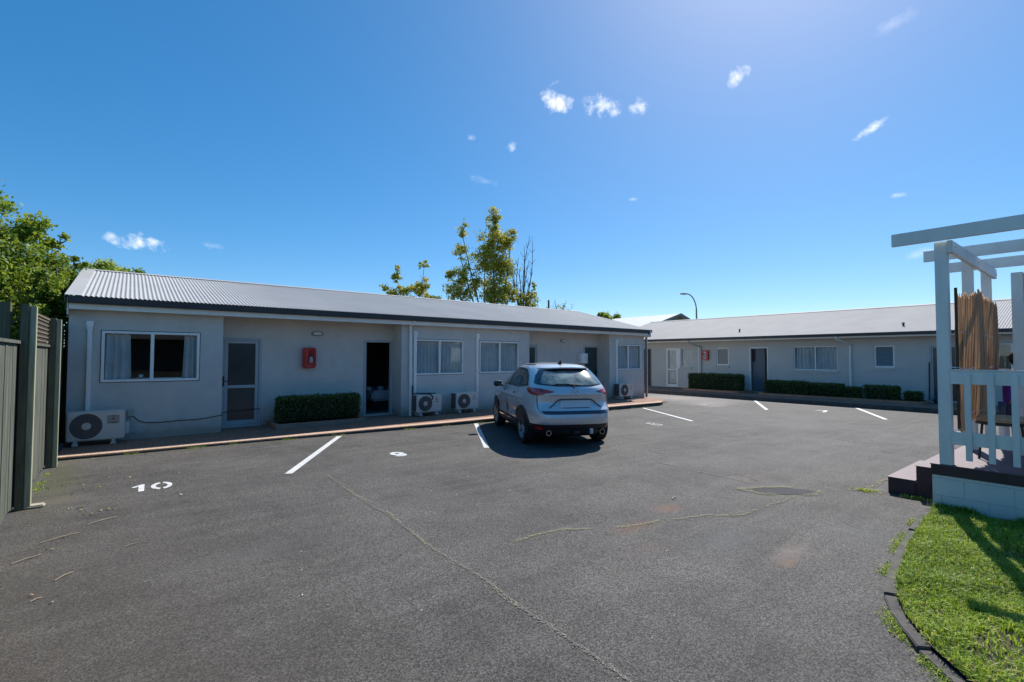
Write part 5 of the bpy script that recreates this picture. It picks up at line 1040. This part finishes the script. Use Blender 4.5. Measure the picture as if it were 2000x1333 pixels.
def patch(S, poly, off, name, mat, parent=None, size=.035, skirt=.02, mirror=False, smooth=True):
    """lay polygon (a, b) on surface S with a slight stand-off, plus a skirt back to the surface"""
    bm = bmesh.new(); vs = [bm.verts.new((p[0], p[1], 0)) for p in poly]; f = bm.faces.new(vs); bmesh.ops.triangulate(bm, faces=[f])
    for _ in range(7):
        es = [e for e in bm.edges if e.calc_length() > size]
        if not es: break
        bmesh.ops.subdivide_edges(bm, edges=es, cuts=1); bmesh.ops.triangulate(bm, faces=[f for f in bm.faces if len(f.verts) > 3])
    bnd = [e for e in bm.edges if len(e.link_faces) == 1]; n0 = list(bm.verts); co = {}
    r = bmesh.ops.extrude_edge_only(bm, edges=bnd); ev = [g for g in r['geom'] if isinstance(g, bmesh.types.BMVert)]; evs = set(ev)
    for v in bm.verts:
        a, b_ = v.co.x, v.co.y; p = S(a, b_); nn = nrm_of(S, a, b_)
        if nn.dot(p-CT) < 0: nn = -nn
        co[v] = p+nn*(off if v not in evs else off-skirt)
    for v, c in co.items(): v.co = c
    bmesh.ops.recalc_face_normals(bm, faces=bm.faces)
    me = bpy.data.meshes.new(name); 
    big = max(bm.faces, key=lambda q: q.calc_area()); 
    if big.normal.dot(big.calc_center_median()-CT) < 0: bmesh.ops.reverse_faces(bm, faces=bm.faces)
    bm.to_mesh(me); bm.free(); me.materials.append(mat); o = link(bpy.data.objects.new(name, me), parent or car)
    if smooth: smooth_angle(o, 50)
    return o
# body shell
zs = sorted(set(np.round(np.concatenate([np.arange(.22, 1.62, .02), [1.60, 1.615, 1.63, 1.64, 1.65, 1.657, 1.663, 1.668, 1.672, 1.675]]), 4))); NA = 160
vs = []; fs = []
for z in zs:
    xr, xf, w, n = cpar(z); a = (xf-xr)/2; c = (xf+xr)/2
    for j in range(NA):
        t = 2*PI*(j+.5)/NA; ct, st = math.cos(t), math.sin(t); y = w*math.copysign(abs(st)**(2/n), st)
        vs.append((c+a*math.copysign(abs(ct)**(2/n), ct), y, z))
for i in range(len(zs)-1):
    for j in range(NA): fs.append((i*NA+j, i*NA+(j+1) % NA, (i+1)*NA+(j+1) % NA, (i+1)*NA+j))
fs.append(tuple(range(NA-1, -1, -1))); fs.append(tuple(range((len(zs)-1)*NA, len(zs)*NA)))
# sculpting: fold below the shoulder, tailgate scoop, sill hollow
out = []
for (x, y, z) in vs:
    g = lambda c, s: math.exp(-((z-c)/s)**2)
    if x < .5 and abs(y) < .85:
        k = max(0, 1-(abs(y)/.80)**6); x += .028*g(.90, .07)*k-.018*g(1.065, .03)*k
    if .8 < x < 4.0: y -= math.copysign(.030*g(.62, .10)*math.sin((x-.8)/3.2*PI), y); y += math.copysign(.010*g(.95, .035), y)
    out.append((x, y, z))
body = MB().add(out, fs).build('body', [paint, clad_m, arch_m], car, fixn=True)
# wheel wells
def boolean_cut(o, cutter):
    md = o.modifiers.new('b', 'BOOLEAN'); md.operation = 'DIFFERENCE'; md.object = cutter; md.solver = 'EXACT'
    bpy.context.view_layer.update(); me = bpy.data.meshes.new_from_object(o.evaluated_get(bpy.context.evaluated_depsgraph_get())); o.modifiers.remove(md); o.data = me; bpy.data.objects.remove(cutter)
AX = (.93, 3.63); RW = .355; ZW = .355
for ax in AX:
    for s in (1, -1):
        mb = MB(); mb.tube([(ax, s*.60, ZW), (ax, s*1.1, ZW)], .415, 48); c_ = mb.build('cut', arch_m); c_.parent = car; boolean_cut(body, c_)
me = body.data
for p in me.polygons:
    c = p.center; p.use_smooth = True
    inwell = any(math.hypot(c.x-ax, c.z-ZW) < .417 for ax in AX) and abs(c.y) < .925 and (abs(p.normal.y) < .5 or abs(c.y) < .62)
    p.material_index = 2 if inwell or c.z < .235 else (1 if c.z < .47 or (c.z < .47 and c.x < .3) else 0)
for m_ in (paint, clad_m, arch_m):
    if m_.name not in [q.name for q in me.materials if q]: me.materials.append(m_)
smooth_angle(body, 32)
# arch cladding
def annulus(ax, r0, r1, a0=-12, a1=192, n=26):
    o = [(ax+r1*math.cos(R_(a0+(a1-a0)*i/n)), ZW+r1*math.sin(R_(a0+(a1-a0)*i/n))) for i in range(n+1)]; i_ = [(ax+r0*math.cos(R_(a0+(a1-a0)*i/n)), ZW+r0*math.sin(R_(a0+(a1-a0)*i/n))) for i in range(n+1)]
    return o+i_[::-1]
for s, Sf in ((1, lambda a, b_: S_side(a, b_, 1)), (-1, lambda a, b_: S_side(a, b_, -1))):
    for ax in AX: patch(Sf, annulus(ax, .405, .445), .012, 'arch_trim', clad_m, size=.06, skirt=.05)
    patch(Sf, [(1.38, .25), (3.18, .25), (3.18, .40), (1.38, .40)], .018, 'sill_trim', clad_m, size=.12)
    patch(Sf, [(1.42, .405), (3.14, .405), (3.14, .425), (1.42, .425)], .022, 'sill_chrome', chrome_m, size=.15)
    # side glass
    dlo_f = [(2.28, 1.165), (3.16, 1.155), (3.02, 1.26), (2.80, 1.40), (2.60, 1.50), (2.30, 1.535)]
    dlo_r = [(1.32, 1.18), (2.19, 1.167), (2.21, 1.535), (1.75, 1.535), (1.46, 1.51)]
    dlo_q = [(.83, 1.235), (1.25, 1.185), (1.39, 1.50), (1.22, 1.47), (.98, 1.36)]
    patch(Sf, [(.74, 1.205), (1.3, 1.155), (3.25, 1.13), (3.06, 1.28), (2.82, 1.43), (2.60, 1.53), (2.25, 1.565), (1.7, 1.56), (1.3, 1.535), (1.02, 1.42)], .003, 'window_surround', clad_m, size=.07)
    for d_ in (dlo_f, dlo_r, dlo_q): patch(Sf, d_, .006, 'side_window', tint_m, size=.07)
    patch(Sf, [(.74, 1.195), (1.3, 1.145), (3.25, 1.12), (3.25, 1.132), (1.3, 1.157), (.74, 1.207)], .012, 'belt_trim', chrome_m, size=.08)
    # door seams and handles
    for xs_ in ([(1.30, .86), (1.31, 1.15)], [(2.24, .43), (2.24, 1.15)], [(3.22, .45), (3.24, 1.12)]):
        (xa, za), (xb, zb) = xs_; patch(Sf, [(xa, za), (xa+.010, za), (xb+.010, zb), (xb, zb)], .0015, 'door_seam', arch_m, size=.06)
    patch(Sf, annulus(.95, .50, .51, 20, 78, 10), .0015, 'door_seam', arch_m, size=.06)
    for xh in (1.52, 2.48):
        patch(Sf, [(xh-.02, 1.0), (xh+.17, 1.0), (xh+.17, 1.05), (xh-.02, 1.05)], .002, 'handle_recess', clad_m, size=.05); patch(Sf, [(xh-.01, 1.025), (xh+.16, 1.025), (xh+.16, 1.05), (xh-.01, 1.05)], .028, 'door_handle', paint, size=.05, skirt=.012)
    # mirror
    mp = S_side(3.02, 1.12, s); mb = MB(); c0 = Vector((3.00, s*.985, 1.14))
    prof = [(-.085, .35), (-.06, .85), (0, 1), (.05, .9), (.10, .45)]
    vs_ = []; fs_ = []
    for i, (dx, k) in enumerate(prof):
        for j in range(16):
            t = 2*PI*j/16; vs_.append((c0.x+dx, c0.y+s*.105*k*math.copysign(abs(math.cos(t))**.6, math.cos(t)), c0.z+.075*k*math.copysign(abs(math.sin(t))**.6, math.sin(t))))
    for i in range(len(prof)-1):
        for j in range(16): fs_.append((i*16+j, i*16+(j+1) % 16, (i+1)*16+(j+1) % 16, (i+1)*16+j))
    fs_.append(tuple(range(16))); fs_.append(tuple(range(64, 80)))
    mb.add(vs_, fs_); mr = mb.build('wing_mirror', clad_m, car, smooth=False); smooth_angle(mr, 40)
    mb = MB(); mb.tube([(3.03, s*.84, 1.10), (3.01, s*.92, 1.11), (3.0, s*.98, 1.12)], .025, 8); mb.build('mirror_arm', clad_m, mr)
    mb = MB(); mb.box((c0.x-.091, c0.y-.085, c0.z-.05), (c0.x-.086, c0.y+.085, c0.z+.055)); mb.build('mirror_glass', tint_m, mr)
    # roof rail / ditch strip
    mb = MB(); pts_ = [(x, s*(S_side(x, 1.632, 1).y-.0), 1.634) for x in np.linspace(1.25, 2.35, 10)]; mb.tube(pts_, .012, 6); mb.build('roof_strip', clad_m, car)
    # tail lamp
    patch(S_wrap, [(s*u, z) for u, z in [(.43, 1.115), (.60, 1.060), (.80, 1.035), (1.02, 1.055), (1.20, 1.125), (1.18, 1.175), (.90, 1.18), (.70, 1.17), (.53, 1.14)]], .010, 'tail_light', tail_m, size=.035)
    tl = patch(S_wrap, [(s*u, z) for u, z in [(.66, 1.10), (.80, 1.085), (.90, 1.105), (.80, 1.125)]], .0125, 'tail_light_core', M('lens_core', (.55, .10, .10), .15, .1, 9), size=.03)
    # bumper reflector, exhaust
    patch(S_wrap, [(s*u, z) for u, z in [(.66, .395), (.98, .40), (.98, .455), (.70, .455)]], .006, 'rear_reflector', M('dark_reflector', (.10, .004, .006), .2, .1, 9), size=.06)
    mb = MB(); mb.lathe([(.045, 0), (.052, .0), (.052, .16), (.040, .16), (.040, .01)], (.10, s*.56, .315), 'x', 20); mb.lathe([(.001, .05), (.040, .05)], (.10, s*.56, .315), 'x', 20, 1); mb.build('exhaust_tip', [chrome_m, arch_m], car, smooth=False)
patch(S_wrap, [(.66, .375), (.86, .375), (.86, .425), (.70, .425)], .012, 'fog_light', M('red_fog_lens', (.62, .02, .01), .15, .1, 9, coat=1), size=.05)
# rear glass, spoiler, plate recess, seams
def RS(y, z): return S_rear(y, z)
patch(RS, [(-.70, 1.245), (-.35, 1.215), (0, 1.21), (.35, 1.215), (.70, 1.245), (.73, 1.27), (.66, 1.42), (.56, 1.535), (.3, 1.553), (0, 1.558), (-.3, 1.553), (-.56, 1.535), (-.66, 1.42), (-.73, 1.27)], .004, 'rear_window_surround', M('gloss_black_trim', (.008, .008, .009), .12, .1, 5, coat=1), size=.05)
patch(RS, [(-.62, 1.262), (-.32, 1.235), (0, 1.23), (.32, 1.235), (.62, 1.262), (.635, 1.29), (.57, 1.41), (.49, 1.50), (0, 1.518), (-.49, 1.50), (-.57, 1.41), (-.635, 1.29)], .007, 'rear_window', rglass_m, size=.04)
vs_ = []; ny = 25
for i in range(ny):
    y = -.60+1.20*i/(ny-1); e = 1-(abs(y)/.64)**5; p = S_rear(y, 1.585); q = S_rear(y*.97, 1.625); q.z = 1.628-.01*(abs(y)/.6)**2
    vs_ += [q+Vector((.02, 0, .002)), Vector((p.x-.155*e, y, 1.590-.022*(abs(y)/.6)**2)), Vector((p.x-.155*e, y, 1.565-.022*(abs(y)/.6)**2)), S_rear(y, 1.555)+Vector((.02, 0, 0))]
fs_ = [(i*4+j, (i+1)*4+j, (i+1)*4+(j+1) % 4, i*4+(j+1) % 4) for i in range(ny-1) for j in range(4)]+[(0, 1, 2, 3), tuple((ny-1)*4+j for j in range(4))]
sp = MB().add(vs_, fs_).build('roof_spoiler', paint, car); smooth_angle(sp, 40)
mb = MB(); mb.box((.56, -.13, 1.548), (.60, .13, 1.562)); mb.build('high_brake_light', tail_m, sp)
mb = MB(); vsx = [(1.20, -.018, 1.655), (1.02, -.03, 1.648), (1.02, .03, 1.648), (1.20, .018, 1.655), (1.03, 0, 1.735), (1.06, 0, 1.73)]; mb.add(vsx, [(0, 1, 2, 3), (1, 4, 2), (0, 5, 4, 1), (3, 2, 4, 5), (0, 3, 5)]); mb.build('roof_antenna', clad_m, car)
# wiper
mb = MB(); w_ = [S_rear(y, z)+Vector((-.028, 0, 0)) for y, z in ((0.02, 1.205), (0.03, 1.235), (.10, 1.262), (.26, 1.268), (.40, 1.262))]; mb.tube(w_, [.022, .014, .010, .009, .008], 6)
w_ = [S_rear(y, z)+Vector((-.018, 0, 0)) for y, z in ((-.13, 1.252), (.1, 1.262), (.42, 1.256))]; mb.tube(w_, .008, 5); mb.build('rear_wiper', clad_m, car)
gl = .0015
def strip(S, pts_, w_, name, mat=arch_m, off=.0015, parent=None, size=.05):
    L_ = []; R__ = []
    for i, p in enumerate(pts_):
        a = Vector(pts_[max(i-1, 0)]); c_ = Vector(pts_[min(i+1, len(pts_)-1)]); d = (c_-a).normalized(); n_ = Vector((-d.y, d.x))*w_/2; L_.append((p[0]+n_.x, p[1]+n_.y)); R__.append((p[0]-n_.x, p[1]-n_.y))
    return patch(S, L_+R__[::-1], off, name, mat, parent, size, skirt=.004)
strip(RS, [(-.735, 1.06), (-.745, .90), (-.74, .78), (-.70, .70), (-.64, .685)], .009, 'tailgate_seam'); strip(RS, [(.735, 1.06), (.745, .90), (.74, .78), (.70, .70), (.64, .685)], .009, 'tailgate_seam')
patch(RS, [(-.70, .745), (.70, .745), (.665, .70), (.62, .678), (-.62, .678), (-.665, .70)], .003, 'tailgate_lower_lip', M('dark_blue_gap', (.045, .06, .085), .3, .1, 9, metal=.5, coat=.6), size=.06)
# plate recess frame and blank plate
strip(RS, [(-.54, .80), (-.44, .88), (-.36, .945), (-.30, .962), (.30, .962), (.36, .945), (.44, .88), (.54, .80)], .020, 'plate_recess_edge', M('shadow_gap', (.06, .065, .07), .5, .1, 9), off=.004)
patch(RS, [(-.33, .80), (.33, .80), (.34, .86), (.30, .945), (-.30, .945), (-.34, .86)], .006, 'number_plate', M('blank_silver_plate', (.66, .68, .70), .4, .04, 4), size=.08)
strip(RS, [(-.27, .80), (.27, .80)], .008, 'plate_lower_edge', clad_m, off=.008)
strip(RS, [(-.43, 1.098), (-.12, 1.092)], .007, 'garnish_line', M('shadow_line', (.10, .12, .15), .4, .1, 9)); strip(RS, [(.43, 1.098), (.12, 1.092)], .007, 'garnish_line', bpy.data.materials['shadow_line'])
# emblem: oval ring with winged m
em = empty('emblem'); em.parent = car
C0 = S_rear(0, 1.10)+Vector((-.012, 0, 0))
mb = MB(); ring = [(C0.x, .078*math.cos(a), C0.z+.062*math.sin(a)) for a in np.linspace(0, 2*PI, 29)]; mb.tube(ring, .006, 6, caps=False)
for s in (-1, 1): mb.tube([(C0.x-.003, 0, C0.z-.022), (C0.x-.003, s*.018, C0.z+.006), (C0.x-.003, s*.045, C0.z+.026), (C0.x-.001, s*.074, C0.z+.018)], .0055, 5)
mb.tube([(C0.x-.003, -.02, C0.z+.004), (C0.x-.004, 0, C0.z-.024), (C0.x-.003, .02, C0.z+.004)], .006, 5); mb.build('badge_ring', chrome_m, em)
bpy.data.objects.remove(em) if False else None
# rear lower bumper: tow ball tongue and sticker, diffuser
MB().box((.02, -.06, .30), (.30, .06, .36)).build('tow_bracket', clad_m, car); mb = MB(); mb.box((-.055, -.30, .305), (-.04, -.24, .405)); mb.build('tow_label', lampglass, car)
mb = MB(); mb.tube([(.1, -.27, .31), (-.02, -.27, .31), (-.05, -.27, .33), (-.05, -.27, .37)], .018, 8); mb.build('tow_tongue', steel_m, car)
patch(RS, [(-.62, .27), (.62, .27), (.56, .36), (-.56, .36)], .012, 'diffuser', M('charcoal_diffuser', (.035, .037, .04), .5, .1, 8), size=.08)
# underbody and head lamps, windscreen (seen only from other sides)
MB().box((.55, -.58, .17), (4.1, .58, .30)).build('underbody', arch_m, car)
def FS(y, z):
    xr, xf, w, n = cpar(z); a = (xf-xr)/2; t = min(.9999, abs(y)/w); return Vector((xr+a+a*(1-t**n)**(1/n), y, z))
patch(FS, [(-.66, 1.20), (.66, 1.20), (.62, 1.36), (.53, 1.50), (0, 1.55), (-.53, 1.50), (-.62, 1.36)], .006, 'windscreen', tint_m, size=.07)
for s in (-1, 1): patch(FS, [(s*.45, .84), (s*.80, .86), (s*.84, .93), (s*.50, .89)], .006, 'headlight', lamp_m, size=.05)
patch(FS, [(-.42, .52), (.42, .52), (.46, .86), (-.46, .86)], .005, 'grille', clad_m, size=.08)
# wheels
def wheel(x, s):
    o = Vector((x, s*.80, RW)); mb = MB(); T = [(.245, -.09), (.262, -.105), (.30, -.112), (.335, -.108), (.352, -.09), (.355, -.05), (.352, -.03), (.356, -.01), (.352, .01), (.356, .03), (.352, .05), (.355, .07), (.350, .092), (.335, .108), (.30, .113), (.262, .106), (.245, .09)]
    mb.lathe(T, o, 'y', 56); ty = mb.build('wheel', tyre_m, car, smooth=True, fixn=False)
    bm = bmesh.new(); bm.from_mesh(ty.data); bmesh.ops.recalc_face_normals(bm, faces=bm.faces); bm.to_mesh(ty.data); bm.free()
    yo = s*.105
    mb = MB(); mb.lathe([(.245, -s*.09), (.235, -s*.08), (.222, s*.02), (.222, s*.07), (.235, s*.088), (.248, s*.100), (.252, s*.097), (.248, s*.085)], o, 'y', 48)
    for k in range(10):
        a = 2*PI*k/10+(.10 if k % 2 else -.10); a2 = 2*PI*k/10+(.03 if k % 2 else -.03)
        c1 = o+Vector((.05*math.cos(a2), s*.062, .05*math.sin(a2))); c2 = o+Vector((.15*math.cos(a), s*.078, .15*math.sin(a))); c3 = o+Vector((.238*math.cos(a), s*.088, .238*math.sin(a))); mb.tube([c1, c2, c3], [.020, .014, .015], 6)
    mb.lathe([(.001, s*.082), (.03, s*.082), (.065, s*.070), (.07, s*.03), (.001, s*.03)], o, 'y', 24); r_ = mb.build('rim', rim_m, ty); smooth_angle(r_, 40)
    mb = MB(); mb.lathe([(.001, s*.0), (.17, s*.0), (.17, s*.012), (.001, s*.012)], o, 'y', 32); mb.build('brake_disc', M('brake_disc', (.10, .10, .10), .5, .1, 9, metal=.5), ty); MB().lathe([(.001, -s*.02), (.222, -s*.02)], o, 'y', 32).build('inner_rim', arch_m, ty)
for x in AX:
    for s in (1, -1): wheel(x, s)
